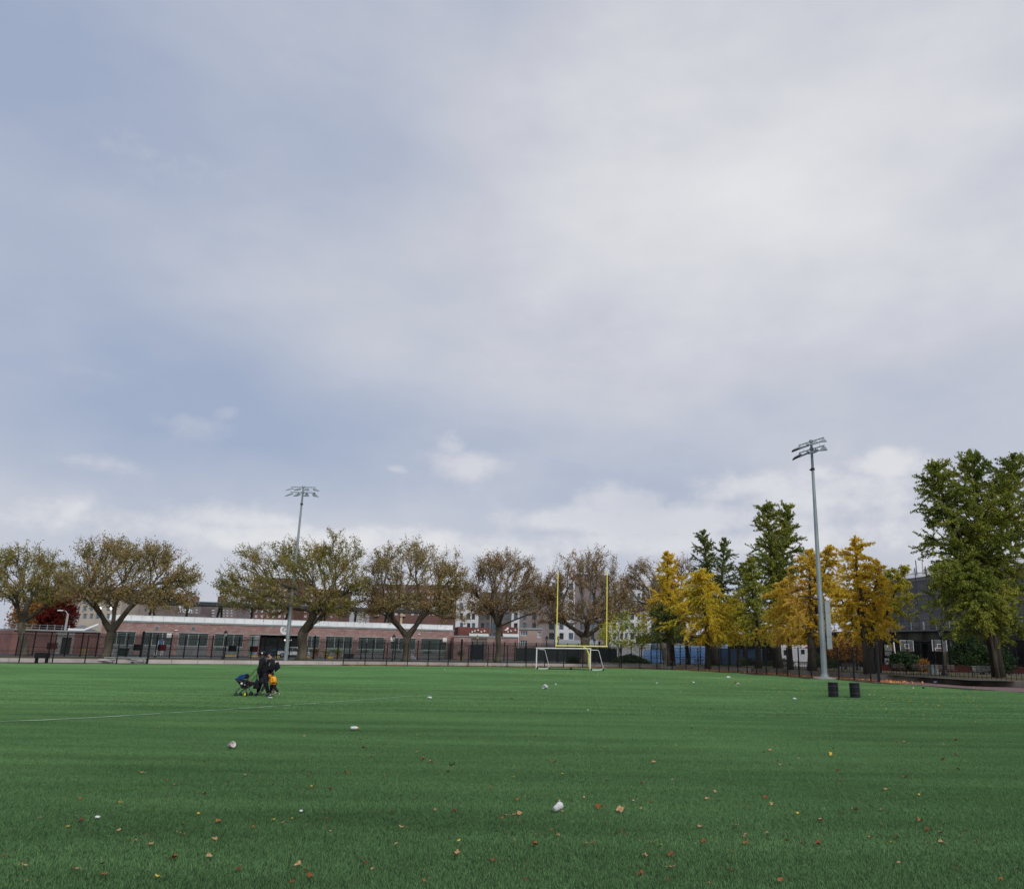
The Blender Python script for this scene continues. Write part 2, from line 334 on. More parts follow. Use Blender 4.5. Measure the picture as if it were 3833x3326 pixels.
for n_, (a, c) in enumerate(wins):
    u0, u1 = bx(a), bx(c)
    b = MB(); b.box(u0-.1, u1+.1, -.04, .1, zhead-.01, zhead+.16); b.build('lintel', M_CONC, bw)
    f_ = window(bw, u0, u1, zsill, zhead, M_PARA, M_WIN, .25, 3, 1, .08)
    g = MB(); nn = int((u1-u0)/.33)
    for i in range(1, nn): u = u0+(u1-u0)*i/nn; g.box(u-.02, u+.02, .12, .16, zsill, zhead)
    for i in range(1, 8): z = zsill+(zhead-zsill)*i/8; g.box(u0, u1, .10, .12, z-.02, z+.02)
    g.build('grille', M_GRILL, f_)
    gp = n_ >= 3
    b = MB(); b.box(u0, u1, .12, .3, .02, 1.1); b.build('base_panel', M_GREYB, bw)
    b = MB(); b.box(u0, u1, .13, .3, 1.11, zsill-.002); b.build('sill_panel', M_GREYP if gp else M_GREYB, bw)
    if gp:
        b = MB(); b.box(u0+.5, u0+.5+2.0, -.25, -.1, 1.35, 1.47); b.build('rail', M_DKMET, bw)
# entrance
u0, u1 = bx(972), bx(1145)
b = MB(); b.box(u0, u1, 2.8, 3.0, .02, zhead); b.build('entrance_back', mat('entrance_dark', (.025, .025, .025), .5, .4, 1), bw)
b = MB(); b.box(u0+.6, u1-.3, 2.70, 2.76, .1, zhead-.6); b.build('entrance_glass', M_GLASS, bw)
b = MB(); b.box(u0-.2, u1+.2, -.15, .2, zhead, zhead+.22); b.build('lintel', M_SLATE, bw)
b = MB(); b.box(bx(932), bx(955), .2, .3, .02, zhead); b.build('door_panel', M_GREYP, bw)
b = MB(); b.box(bx(955)+.01, bx(968), .18, .3, .02, zhead); b.build('side_door', mat('pale_blue_door', (.30, .34, .38), .5, .1), bw)
b = MB(); c_ = FB.uz(1067, 2356); b.lathe((c_[0], -.02, c_[1]), [(.98, -.12), (.98, .02)], 24, (0, -1, 0)); rs = b.build('round_sign', mat('white_sign', (.72, .72, .71), .5, .05), bw)
b = MB(); b.lathe((c_[0], -.05, c_[1]), [(.60, .03), (.60, .036)], 20, (0, -1, 0)); b.build('sign_emblem', mat('sign_grey', (.5, .5, .5), .5, .5, 3), rs)
for (x0, y0, x1, y1) in [(624, 2369, 642, 2386), (1657, 2386, 1672, 2402), (1462, 2385, 1476, 2400)]:
    r4 = FB.r(x0, y0, x1, y1); b = MB(); b.box(r4[0], r4[1], -.10, -.05, r4[2], r4[3]); sg = b.build('notice_board', M_WHITE, bw)
    b = MB()
    for k in range(4): b.box(r4[0]+.12, r4[1]-.15-.1*(k % 2), -.106, -.101, r4[2]+.14+.17*k, r4[2]+.18+.17*k)
    b.build('notice_lines', mat('grey_print', (.45, .47, .5), .6), sg)
for (x, y) in [(588, 2349), (724, 2350)]:
    c_ = FB.uz(x, y); b = MB(); b.box(c_[0]-.40, c_[0]+.40, -.06, .02, c_[1]-.36, c_[1]+.36); v = b.build('vent', M_SLATE, bw)
    b = MB()
    for k in range(5): b.box(c_[0]-.26, c_[0]+.26, -.09, -.065, c_[1]-.24+.1*k, c_[1]-.2+.1*k)
    b.build('louvre', M_DKMET, v)
for (x, y) in [(659, 2358), (1568, 2373)]:
    c_ = FB.uz(x, y); b = MB(); b.box(c_[0]-.25, c_[0]+.25, -.22, 0, c_[1]-.08, c_[1]+.08); b.build('wall_light', M_WHITE, bw)

# --- station canopy above it
FC = Facade('platform_canopy', 'dark flat station platform canopy on forked black columns above the white parapet', 420, 170, 1760, 199)
cr_ = FC.root
def canopy():
    ua = FC.uz(470, 2260); ub = FC.uz(1702, 2290); z0 = (ua[1]+ub[1])/2 + .1
    b = MB(); b.box(ua[0], ub[0], 0, 6, z0-.15, z0+.45); b.build('roof', M_DKMET, cr_)
    b = MB(); b.box(ua[0]-.1, ub[0]+.1, -.12, 6.1, z0+.452, z0+.62); b.build('roof_edge', mat('blue_grey_gutter', (.13, .18, .20), .5, .2), cr_)
    for x, fork in [(560, 1), (695, 0), (818, 1), (942, 0), (1080, 1), (1212, 1), (1337, 0), (1455, 1), (1580, 0)]:
        u = FC.uz(x, 2300)[0]; b = MB(); zb = 6.9
        if fork:
            b.path([(u-.35, 3, zb), (u-.3, 3, zb+1), (u+.15, 3, z0)], [.30, .22, .36]); b.path([(u+.75, 3, zb), (u+.6, 3, zb+1), (u+.35, 3, z0)], [.2, .2, .25])
        else: b.tube((u, 3, zb), (u+.1, 3, z0), .24, .30); b.tube((u+.2, 3, z0-.7), (u+2.2, 3, z0), .1, .1)
        b.build('column', M_BLACK, cr_)
canopy()

def block(name, label, x0, y0, x1, yb, Y, wallm, wins=(), fm=None, gm=None, back=15, cat='building', Yb=None, nu=1, nz=2, parapet=None, reveal=.25):
    """building whose front spans x0..x1 in the photograph plan at depth Y, top at y0; wins = list of px rectangles"""
    F = Facade(name, label, x0, Y, x1, Yb or Y, cat=cat); u1 = F.uz(x1, (y0+2440)/2)[0]; zt = F.uz((x0+x1)/2, y0)[1]
    ops = []
    for q in wins:
        r4 = F.r(*q); ops.append((max(.1, r4[0]), min(u1-.1, r4[1]), r4[2], min(zt-.2, r4[3])))
    wall(F.root, 0, u1, 0, zt, ops, wallm, reveal+.05, back)
    for o in ops: window(F.root, *o, fm or M_SLATE, gm or M_GLASS, reveal, nu, nz, .09)
    if parapet:
        b = MB(); b.box(-.15, u1+.15, -.2, .35, zt+.003, zt+.5); b.build('parapet', parapet, F.root)
    return F, u1, zt
def grid(xs, ys): return [(a, c, b, d) for (a, b) in xs for (c, d) in ys]
M_BEIGE = mat('beige_stone', (.42, .37, .31), .85, .12, .3)
M_BROWN = mat('brown_brick', (.155, .088, .075), .9, .15, .2, detail=8)
M_BROWN2 = mat('grey_brown_brick', (.20, .165, .165), .9, .12, .2, detail=8)
M_LIGHTW = mat('pale_window', (.42, .47, .52), .3, .3, .3)
block('beige_building', 'beige stone block with rows of blue windows behind the red tree', 262, 2222, 445, 2330, 250, M_BEIGE,
      grid([(287, 299), (311, 324), (336, 348), (359, 373), (399, 412), (424, 437)], [(2239, 2259), (2267, 2286), (2296, 2315)]), M_SLATE, M_GLASSB)
block('grey_brown_block', 'tall grey brown apartment block behind the left plane trees', 90, 2192, 420, 2330, 300, M_BROWN2,
      grid([(150+i*26, 160+i*26) for i in range(10)], [(2202, 2214)]), M_SLATE, M_GLASSB)
block('tenement_block', 'plain brown tenement seen below the canopy beside the leftmost tree', 452, 2250, 572, 2330, 260, mat('taupe_brick', (.24, .20, .19), .9, .12, .2),
      grid([(505, 511), (515, 521), (478, 486), (540, 548)], [(2279, 2292), (2300, 2310)]), M_SLATE, M_GLASSB)
b_, u_, z_ = block('pale_roofed_block', 'low block with a pale roof line seen under the canopy', 534, 2292, 700, 2330, 330, M_BROWN2, [], parapet=M_PARA)
block('distant_project_block', 'distant brown brick block with small pale windows, right end at the narrow white strip', 698, 2267, 742, 2330, 420, M_BROWN2,
      grid([(703, 711), (718, 724), (732, 740)], [(2278, 2283), (2289, 2293), (2299, 2303)]), M_PARA, M_LIGHTW, parapet=M_PARA, reveal=.15)
block('distant_wing', 'windowless grey link wing between the distant brown blocks', 742, 2268, 784, 2330, 440, mat('grey_wing', (.21, .18, .19), .9, .1), [])
block('distant_project_block', 'distant brown brick block with small pale windows under the larger water tank', 784, 2267, 878, 2330, 420, M_BROWN2,
      grid([(787, 793), (800, 805), (836, 840), (848, 855), (863, 870)], [(2280, 2285), (2290, 2295), (2301, 2305)]), M_PARA, M_LIGHTW, parapet=M_PARA, reveal=.15)
block('blue_grey_wing', 'narrow blue grey wing with a white end beside the brown tower', 878, 2268, 904, 2330, 430, mat('blue_grey_wall', (.17, .185, .20), .8, .1), [], parapet=M_PARA)
F1, u1, z1 = block('brown_tower', 'brown brick apartment tower behind the tree the left light pole crosses', 918, 2162, 1100, 2330, 300, M_BROWN,
      grid([(932+i*22, 941+i*22) for i in range(7)], [(2180+j*20, 2190+j*20) for j in range(7)]), M_PARA, M_LIGHTW, parapet=M_PARA, reveal=.15)
F1, u1, z1 = block('stepped_brown_tower', 'lower brown brick tower with tan balconies right of the left light pole', 1106, 2205, 1265, 2330, 310, M_BROWN,
      grid([(1115+i*24, 1124+i*24) for i in range(6)], [(2220+j*20, 2230+j*20) for j in range(5)]), M_PARA, M_LIGHTW, parapet=M_PARA, reveal=.15)
M_TAN = mat('tan_balcony', (.50, .40, .26), .8, .1, .5)
def balconies(F, cols, rows, w_=18, h_=8):
    for x in cols:
        for y in rows:
            r4 = F.r(x, y, x+w_, y+h_); b = MB(); b.box(r4[0], r4[1], -.9, -.05, r4[2], r4[3]); b.build('balcony', M_TAN, F.root)
balconies(F1, [1195], [2210, 2228, 2246, 2264])
F2, u2, z2 = block('wide_brown_tower', 'wide brown brick tower with white roof line and tan balconies behind the middle plane tree', 1372, 2188, 1700, 2330, 290, M_BROWN,
      grid([(1436, 1446), (1452, 1463), (1478, 1488), (1540, 1550), (1565, 1575), (1600, 1610), (1618, 1628), (1650, 1659), (1674, 1682)], [(2208+j*21, 2217+j*21) for j in range(5)]), M_PARA, M_LIGHTW, parapet=M_PARA, reveal=.15)
balconies(F2, [1402, 1500, 1686], [2193, 2210, 2236, 2252, 2281, 2298]); 
r4 = F2.r(1504, 2190, 1512, 2300); b = MB(); b.box(r4[0], r4[1], -.5, -.05, 0, r4[3]); b.build('stair_shaft', M_TAN, F2.root)
block('pale_far_block', 'pale distant block glimpsed between the two brown towers', 1272, 2282, 1360, 2330, 380, mat('pale_block', (.40, .41, .42), .8, .1), grid([(1280+i*14, 1286+i*14) for i in range(5)], [(2290, 2297)]), reveal=.15)
def tank(x, y0, y1, r_px, Y, label):
    c = at(x, y1, Y); t = at(x, y0, Y); s = Y*1.03/FPX; r = r_px*s; h = t.z-c.z
    rt = empty('water_tank', (c.x, Y+2, c.z-3), 0, label, 'water tank', 'rooftop water tanks')
    b = MB(); b.lathe((0, 0, 3), [(r, .3), (r, h*.72)], 16); b.build('barrel', mat('tank_wood', (.20, .105, .08), .9, .2, .5, stretch=(1, 1, .1)), rt)
    b = MB(); b.lathe((0, 0, 3), [(r*1.12, h*.722), (0.01, h)], 16); b.build('roof', mat('tank_roof', (.22, .17, .14), .9), rt)
    b = MB()
    for k in range(4): b.tube((r*.7*math.cos(k*1.57+.7), r*.7*math.sin(k*1.57+.7), -2), (r*.7*math.cos(k*1.57+.7), r*.7*math.sin(k*1.57+.7), 3.3), .18)
    b.box(-r*.9, r*.9, -r*.9, r*.9, 2.9, 3.1); b.build('stand', M_DKMET, rt)
tank(824, 2224, 2254, 15, 422, 'larger brown rooftop water tank in the open gap between trees')
tank(722, 2226, 2252, 14, 424, 'brown rooftop water tank half hidden by leaves at the right edge of the left tree')
# --- centre: small shops and the pale apartment building
M_PINK = mat('pinkish_brick', (.36, .265, .235), .9, .12, .4)
M_RED = mat('dark_red_shingle', (.17, .065, .055), .9, .2, .8)
FS = Facade('annex_building', 'low annex with red brick wall and a wide grey gate behind the fence', 1697, 186, 1945, 190)
r4 = FS.r(1697, 2384, 1937, 2450); gz = r4[3]
gate = FS.r(1762, 2388, 1822, 2462); wall(FS.root, 0, r4[1], 0, gz, [(gate[0], gate[1], .02, gz-.25)], M_BR, .3, 8, 'brick_wall')
b = MB()
for i in range(14):
    u = gate[0]+(gate[1]-gate[0])*i/14; b.box(u+.02, u+(gate[1]-gate[0])/14-.02, .2, .26, .02, gz-.26)
b.build('gate', mat('grey_brown_gate', (.17, .16, .145), .7, .25, 1), FS.root)
b = MB(); b.box(-.1, r4[1]+.1, -.15, .1, gz+.003, gz+.25); b.build('coping', M_SLATE, FS.root)
FR = Facade('red_shop_row', 'dark red shingled shop row with pale green awnings beside the small plane tree', 1700, 198, 1942, 202)
for (x0, x1, y0) in [(1714, 1755, 2345), (1755, 1832, 2348), (1880, 1938, 2346)]:
    r4 = FR.r(x0, y0, x1, 2400); b = MB(); b.box(r4[0], r4[1], 0, 8, 0, r4[3]); b.build('shop_front', M_RED, FR.root)
r4 = FR.r(1884, 2342, 1912, 2352); b = MB(); um = (r4[0]+r4[1])/2; b.add([(r4[0]-.6, -.02, r4[2]-.4), (r4[1]+.6, -.02, r4[2]-.4), (um, -.02, r4[3]+.4), (r4[0]-.6, 8, r4[2]-.4), (r4[1]+.6, 8, r4[2]-.4), (um, 8, r4[3]+.4)], [(0, 1, 2), (3, 5, 4), (0, 2, 5, 3), (1, 4, 5, 2)]); b.build('gable', M_RED, FR.root)
r4 = FR.r(1890, 2349, 1905, 2357); b = MB(); cx_, cz_ = (r4[0]+r4[1])/2, (r4[2]+r4[3])/2
b.add([(cx_-.5, -.08, cz_-.25), (cx_+.1, -.08, cz_-.3), (cx_+.45, -.08, cz_+.1), (cx_+.2, -.08, cz_+.5), (cx_-.05, -.08, cz_+.3), (cx_-.15, -.08, cz_), (cx_-.5, -.08, cz_-.25)], [(0, 1, 2, 3, 4, 5)]); b.build('bird_emblem', M_WHITE, FR.root)
M_AWN = mat('pale_awning', (.50, .56, .54), .7, .1)
for (x0, x1, y0, y1) in [(1755, 1828, 2370, 2381), (1881, 1940, 2371, 2382)]:
    r4 = FR.r(x0, y0, x1, y1); b = MB(); b.add([(r4[0], -.02, r4[3]), (r4[1], -.02, r4[3]), (r4[1], -1.2, r4[2]), (r4[0], -1.2, r4[2]), (r4[1], -1.2, r4[2]-.15), (r4[0], -1.2, r4[2]-.15)], [(0, 1, 2, 3), (3, 2, 4, 5)]); b.build('awning', M_AWN, FR.root)
for k, x in enumerate([1767, 1777, 1789, 1801, 1813, 1891, 1901, 1912, 1928]):
    c_ = FR.uz(x, 2364-(k % 3)*3); b = MB(); b.lathe((c_[0], -.2, c_[1]), [(.02, -.22), (.20, -.05), (.2, .1), (.02, .22)], 8); b.build('wall_globe', M_WHITE, FR.root)
r4 = FR.r(1918, 2388, 1938, 2418); b = MB(); b.box(r4[0], r4[1], -.4, 0, r4[2], r4[3]); b.build('shop_door', M_DKMET, FR.root)
FH, uh, zh = block('small_pink_house', 'small pinkish brick house with white framed windows left of the yellow goal posts', 1941, 2356, 2028, 2440, 205, M_PINK, [(1948, 2361, 1974, 2378), (2011, 2363, 2026, 2385), (1947, 2396, 1973, 2416)], M_WHITE, M_GLASSB, nu=3, nz=1, parapet=M_SLATE, back=10)
M_GRW = mat('pale_panel_white', (.58, .59, .61), .7, .08, .4)
M_GRB = mat('mauve_brick', (.215, .185, .185), .9, .1, .3, detail=8)
M_GRD = mat('charcoal_brick', (.13, .115, .11), .9, .15, .3, detail=8)
FA = Facade('apartment_building', 'white and mauve striped apartment building with dark windows behind the goal posts', 1705, 228, 2560, 236)
bays = [(1705, 1790, 'w', 2225), (1790, 1836, 'd', 2215), (1840, 1914, 'd', 2215), (1914, 1944, 'w', 2200), (1944, 2080, 'm', 2190), (2080, 2150, 'w', 2170), (2150, 2280, 'm', 2150), (2280, 2435, 'w', 2165), (2435, 2462, 'b', 2170), (2462, 2560, 'm', 2200)]
rows = [(2196, 2220), (2232, 2258), (2269, 2293), (2294+3, 2320), (2331, 2356), (2367, 2391)]
rows = [(2392-24-37*k, 2392-37*k) for k in range(6)]
wc = {0: [(1722, 1733), (1748, 1760), (1766, 1778)], 1: [(1800, 1812), (1820, 1831)], 2: [(1846, 1856), (1868, 1878), (1890, 1902)], 3: [(1923, 1937)], 4: [(2055, 2074), (1992, 2006), (1958, 1970)], 5: [(2093, 2109), (2128, 2145)],
      6: [(2172, 2184), (2212, 2224), (2252, 2266)], 7: [(2292, 2304), (2320, 2331), (2338, 2348), (2358, 2372), (2385, 2394), (2402, 2412)], 9: [(2480, 2492), (2510, 2522)]}
for i, (a, c, k, yt) in enumerate(bays):
    r4 = FA.r(a, yt, c, 2440); off = {'w': -.5, 'm': 0, 'd': -.2, 'b': .3}[k]
    op = []
    for (wa_, wb_) in wc.get(i, []):
        for (ya, yb_) in rows:
            if ya < yt+6: continue
            q = FA.r(wa_, ya, wb_, yb_); op.append((max(q[0], r4[0]+.05), min(q[1], r4[1]-.05), q[2], q[3]))
    wall(FA.root, r4[0], r4[1], 0, r4[3], op, {'w': M_GRW, 'm': M_GRB, 'd': M_GRD, 'b': M_GLASSB}[k], .3, 14, 'bay_wall', off)
    for o in op:
        window(FA.root, *o, M_DKMET, M_GLASSB if (int(o[0]*3+o[2]) % 3) else M_GLASS, off+.22, 2, 1, .08)
r4 = FA.r(2086, 2392, 2235, 2420)
b = MB(); b.box(r4[0], r4[1], -1.3, -1.2, r4[2], r4[3]-.2); b.build('terrace_rail', mat('frosted_rail', (.33, .36, .38), .4, .1), FA.root)
# windscreen court left of the goal
FW_ = Facade('windscreen_fence', 'dark slate green court windscreen behind the far fence', 1932, 150, 2310, 152, cat='fence')
xs = np.linspace(1932, 2310, 13)
for a, c in zip(xs[:-1], xs[1:]):
    r4 = FW_.r(a, 2424, c, 2464); b = MB(); b.box(r4[0]+.02, r4[1]-.02, 0, .03, .05, r4[3]); b.build('screen_panel', mat('slate_green_screen', (.028, .042, .046), .7, .25, .4), FW_.root)
    b = MB(); b.tube((r4[0], .05, 0), (r4[0], .05, r4[3]+.25), .05); b.build('post', M_BLACK, FW_.root)
# --- blue bleachers / wall
M_BLUE = mat('blue_paint', (.19, .38, .68), .6, .15, .5)
M_BLUEL = mat('light_blue_paint', (.32, .52, .78), .6, .12, .5)
FBl = Facade('blue_bleachers', 'bright blue stepped bleachers behind the yellow ginkgo trees', 2405, 158, 2668, 156, cat='bleachers')
r4 = FBl.r(2405, 2417, 2668, 2474); H_ = r4[3]
for k in range(8):
    z0 = H_*.78*k/8; x0 = 2405+max(0, (3-k))*8; u0 = FBl.uz(x0, 2440)[0]; b = MB(); b.box(u0, r4[1], .45*k, .45*k+.40, z0, z0+H_*.78/8-.04); b.build('step', M_BLUE, FBl.root)
b = MB(); q = FBl.r(2505, 2417, 2668, 2430); b.box(q[0], q[1], 4.1, 4.3, .1, q[3]+.1); b.build('back_wall', M_BLUEL, FBl.root)
FBm = Facade('blue_wall', 'long darker blue wall right of the bleachers behind the trees', 2687, 156, 2850, 150, cat='wall')
r4 = FBm.r(2687, 2428, 2850, 2474); b = MB(); b.box(0, r4[1], 0, .3, 0, r4[3]); b.build('wall_face', mat('dull_blue_paint', (.075, .15, .28), .7, .2, .4), FBm.root)
b = MB(); b.box(0, r4[1], -.05, .35, r4[3]+.003, r4[3]+.12); b.build('coping', M_BLUEL, FBm.root)
q = FBm.r(2690, 2406, 2709, 2428); b = MB(); b.box(q[0], q[1], .4, 1.4, 0, q[3]); b.build('pillar_box', M_BLUEL, FBm.root)
F_, _, _ = block('white_shed', 'white low building glimpsed through the trees left of the right light pole', 2925, 2412, 3042, 2470, 140, M_GRW, [(2925+8, 2432, 2948, 2452), (2998, 2430, 3012, 2448)], M_DKMET, M_GLASS, back=6)
r4 = F_.r(3015, 2418, 3032, 2424); b = MB(); b.box(r4[0], r4[1], -.08, -.02, r4[2], r4[3]); b.build('red_sign', mat('sign_red', (.4, .04, .04), .6), F_.root)
# --- small outbuilding at the left
FO = Facade('outbuilding', 'small brick outbuilding with dark door and low grey roof at the far left', 40, 140, 372, 152)
r4 = FO.r(40, 2362, 372, 2450); dr = FO.r(228, 2385, 265, 2440)
wall(FO.root, r4[0], r4[1], 0, r4[3], [(dr[0], dr[1], .02, dr[3])], mat('dusky_brick', (.25, .13, .115), .9, .2, .5), .3, 6, 'brick_wall')
b = MB(); b.box(dr[0], dr[1], .2, .28, .02, dr[3]); b.build('door', M_DKMET, FO.root)
q = FO.r(205, 2365, 275, 2440)
b = MB(); b.box(q[0], dr[0]-.02, -.08, -.003, .02, r4[3]-.02); b.box(dr[1]+.02, q[1], -.08, -.003, .02, r4[3]-.02); b.box(dr[0]-.02, dr[1]+.02, -.08, -.003, dr[3]+.02, r4[3]-.02); b.build('door_surround', M_CONC, FO.root)
b = MB(); b.box(-.2, r4[1], -.3, 6.3, r4[3]+.003, r4[3]+.25); b.build('roof_slab', M_SLATE, FO.root)
q = FO.r(268, 2341, 368, 2360); b = MB(); b.add([(q[0]-.5, 0, q[2]), (q[1], 0, q[2]), (q[1]-.5, 4, q[3]+.2), (q[0]+3.4, 4, q[3]+.2)], [(0, 1, 2, 3)]); b.box(q[0]-.5, q[1], 0, 4, q[2]-.12, q[2]-.01); b.build('sloped_roof', mat('grey_roofing', (.16, .17, .18), .8, .2), FO.root)
b = MB(); b.box(q[0]-.6, q[0]+2.2, -.2, 0, q[2]-.05, q[2]+.35); b.tube((q[0]+2.0, -.1, q[2]+.1), (q[0]+4.4, -.1, q[3]+.3), .18); b.build('white_fascia', M_PARA, FO.root)
q = FO.r(40, 2340, 270, 2358); b = MB()
for k in range(9):
    u = q[0]+(q[1]-q[0])*k/8; b.tube((u, 1, q[2]), (u, 1, q[3]+.2), .05)
for z in (q[2]+.5, q[3]+.1): b.tube((q[0], 1, z), (q[1], 1, z), .03)
b.build('roof_rail', M_GALV, FO.root)

# --- elevated railway at the right
def viaduct():
    F = Facade('railway_viaduct', 'dark elevated railway with steel girders and railings behind the right hand trees', 2380, 215, 3960, 118, cat='viaduct'); rt = F.root
    zb = F.uz(3600, 2394)[1]; zd = F.uz(3600, 2353)[1]; Lf = F.uz(3960, 2380)[0]; W_ = 14
    mg = mat('stained_green_steel', (.075, .085, .060), .8, .3, .35, col2=(.035, .028, .02), detail=7, stretch=(1.5, 1, .3))
    n = 34
    for i in range(n):
        a = Lf*i/n; b = MB(); b.box(a+.06, a+Lf/n-.06, .12, .2, zb, zd-.36); b.build('girder_panel', mg, rt)
    b = MB()
    for i in range(n+1): b.box(Lf*i/n-.06, Lf*i/n+.06, 0, .25, zb, zd-.35)
    b.box(0, Lf, -.15, .3, zb-.2, zb-.003); b.box(0, Lf, -.2, .3, zd-.35, zd-.25); b.build('flange', M_DKMET, rt)
    b = MB(); b.box(0, Lf, -.5, W_, zd-.24, zd); b.build('deck', mat('deck_grey', (.16, .155, .15), .8, .3), rt)
    b = MB(); b.box(0, Lf, W_-.3, W_, zb, zd-.25); b.build('far_girder', mg, rt)
    for i in range(46):
        u = Lf*i/45; b = MB(); b.tube((u, -.35, zd+.003), (u, -.35, zd+1.25), .07 if i % 3 else .14, n=4); b.build('railing_post', M_GALV if i % 3 else M_CONC, rt)
    b = MB()
    for z in (.35, .7, 1.15): b.tube((0, -.35, zd+z), (Lf, -.35, zd+z), .035, n=4)
    b.build('railing', mat('rail_grey', (.17, .18, .18), .6, .2), rt)
    mc = mat('ochre_column', (.20, .18, .10), .8, .3, .8)
    for x in (2560, 2760, 2960, 3110, 3270, 3519, 3760):
        u = F.uz(x, 2400)[0]
        for yy in (.6, W_-1.0):
            b = MB(); b.box(u-.35, u+.35, yy, yy+.6, 0, zb-.21); b.build('column', mc if x == 3519 and yy < 1 else M_DKMET, rt)
    b = MB(); b.box(0, Lf, W_+3, W_+3.3, 0, 5.2); b.build('rear_wall', mat('underpass_wall', (.035, .033, .034), .9, .3), rt)
    return F, zd
VF, zd = viaduct()
# netted building beyond
FN = Facade('netted_building', 'tall building wrapped in grey scaffold netting with a drooping net edge on top', 3300, 185, 3930, 140)
def netted():
    rt = FN.root; q = FN.r(3300, 2120, 3720, 2400); ul = FN.uz(3930, 2250)[0]
    zt = FN.uz(3450, 2128)[1]
    ms = mat('net_covered_facade', (.27, .25, .25), .9, .3, .15, col2=(.13, .12, .13), detail=8, stretch=(1, 1, .5))
    b = MB(); b.box(0.3, ul, .8, 12, 0, zt-1.5); b.build('building_core', ms, rt)
    b = MB(); n = 14
    for i in range(n+1):
        u = ul*i/n; b.tube((u, 0, 0), (u, 0, zt+.4), .09, n=4)
    for k in range(9): z = 6+(zt-6)*k/8.5; b.tube((0, .0, z), (ul, .0, z), .06, n=4)
    b.build('scaffold', M_DKMET, rt)
    # net with scalloped top
    m = bpy.data.materials.new('scaffold_net'); m.use_nodes = True; t = m.node_tree; p = t.nodes['Principled BSDF']; p.inputs['Base Color'].default_value = (.19, .185, .20, 1); p.inputs['Roughness'].default_value = .9
    tr = t.nodes.new('ShaderNodeBsdfTransparent'); mx = t.nodes.new('ShaderNodeMixShader'); no = t.nodes.new('ShaderNodeTexNoise'); no.inputs['Scale'].default_value = .6; tcn = t.nodes.new('ShaderNodeTexCoord'); t.links.new(tcn.outputs['Object'], no.inputs['Vector'])
    mr = t.nodes.new('ShaderNodeMapRange'); t.links.new(no.outputs[0], mr.inputs[0]); mr.inputs[3].default_value = .1; mr.inputs[4].default_value = .6; t.links.new(mr.outputs[0], mx.inputs[0])
    t.links.new(tr.outputs[0], mx.inputs[1]); t.links.new(p.outputs[0], mx.inputs[2]); t.links.new(mx.outputs[0], t.nodes['Material Output'].inputs[0])
    for i in range(n):
        b = MB(); K = 10; a = ul*i/n; w_ = ul/n; zz = 5 if i else 5
        for k in range(K):
            s0, s1 = k/K, (k+1)/K; h0 = zt+.4-1.1*math.sin(math.pi*s0)**.8; h1 = zt+.4-1.1*math.sin(math.pi*min(1, s1))**.8 if s1 < 1 else zt+.4
            b.add([(a+w_*s0, -.12, zz), (a+w_*s1, -.12, zz), (a+w_*s1, -.12, h1), (a+w_*s0, -.12, h0)], [(0, 1, 2, 3)])
        b.build('net_panel', m, rt)
    for x, y in [(3397, 2095), (3421, 2098)]:
        c_ = FN.uz(x, y); b = MB(); b.tube((c_[0], 2, zt-1), (c_[0], 2, c_[1]), .1, n=4); b.build('mast', M_TAN if x > 3400 else M_DKMET, rt)
    for k in range(9):
        for j in range(5):
            u = 1.2+ul*.95*k/9; z = 6+j*3.1
            if z+1.9 > zt-1.6: continue
            b = MB(); b.box(u, u+1.2, .7, .79, z, z+1.9); b.build('window', M_GLASS, rt)
    for j in range(int((zt-1.6-5.4)/3.1)+1): b = MB(); b.box(.35, ul, .55, .78, 5.1+j*3.1, 5.4+j*3.1); b.build('floor_band', M_CONC, rt)
netted()

# ------------------------------------------------------------------ fences
def along(poly, step, s0=0., s1=None):
    out = []; acc = 0; nxt = s0
    for a, b in zip(poly[:-1], poly[1:]):
        l = (b-a).length
        while nxt <= acc+l and (s1 is None or nxt <= s1): out.append(a+(b-a)*((nxt-acc)/l)); nxt += step
        acc += l
    return out
def cut(poly, f): return [p for p in poly if f(p)]
def post_mesh(r, h, n=6, cap=True):
    b = MB(); b.tube((0, 0, 0), (0, 0, h), r, n=n)
    if cap: b.lathe((0, 0, h), [(r*1.25, 0), (r*1.1, r), (.001, r*1.8)], n)
    return b.mesh('post')
def wires(pts, z0, z1, step, r):
    """woven wire net between consecutive points"""
    b = MB()
    for a, c in zip(pts[:-1], pts[1:]):
        d = c-a; Ls = d.length; d = d/Ls; h = z1-z0; k = -h
        while k < Ls:
            for sgn in (1, -1):
                s0, s1 = max(0, k), min(Ls, k+h)
                if s1-s0 < .03: continue
                za, zb = (z0+(s0-k), z0+(s1-k)) if sgn > 0 else (z1-(s0-k), z1-(s1-k))
                p0 = a+d*s0; p1 = a+d*s1; nn = Vector((-d.y, d.x, 0))*r; t = Vector((0, 0, r))
                q0 = Vector((p0.x, p0.y, za)); q1 = Vector((p1.x, p1.y, zb))
                b.add([q0-t-d*r*.5, q1-t-d*r*.5, q1+t+d*r*.5, q0+t+d*r*.5, q0+nn, q1+nn], [(0, 1, 2, 3), (0, 1, 5, 4)])
            k += step
    return b
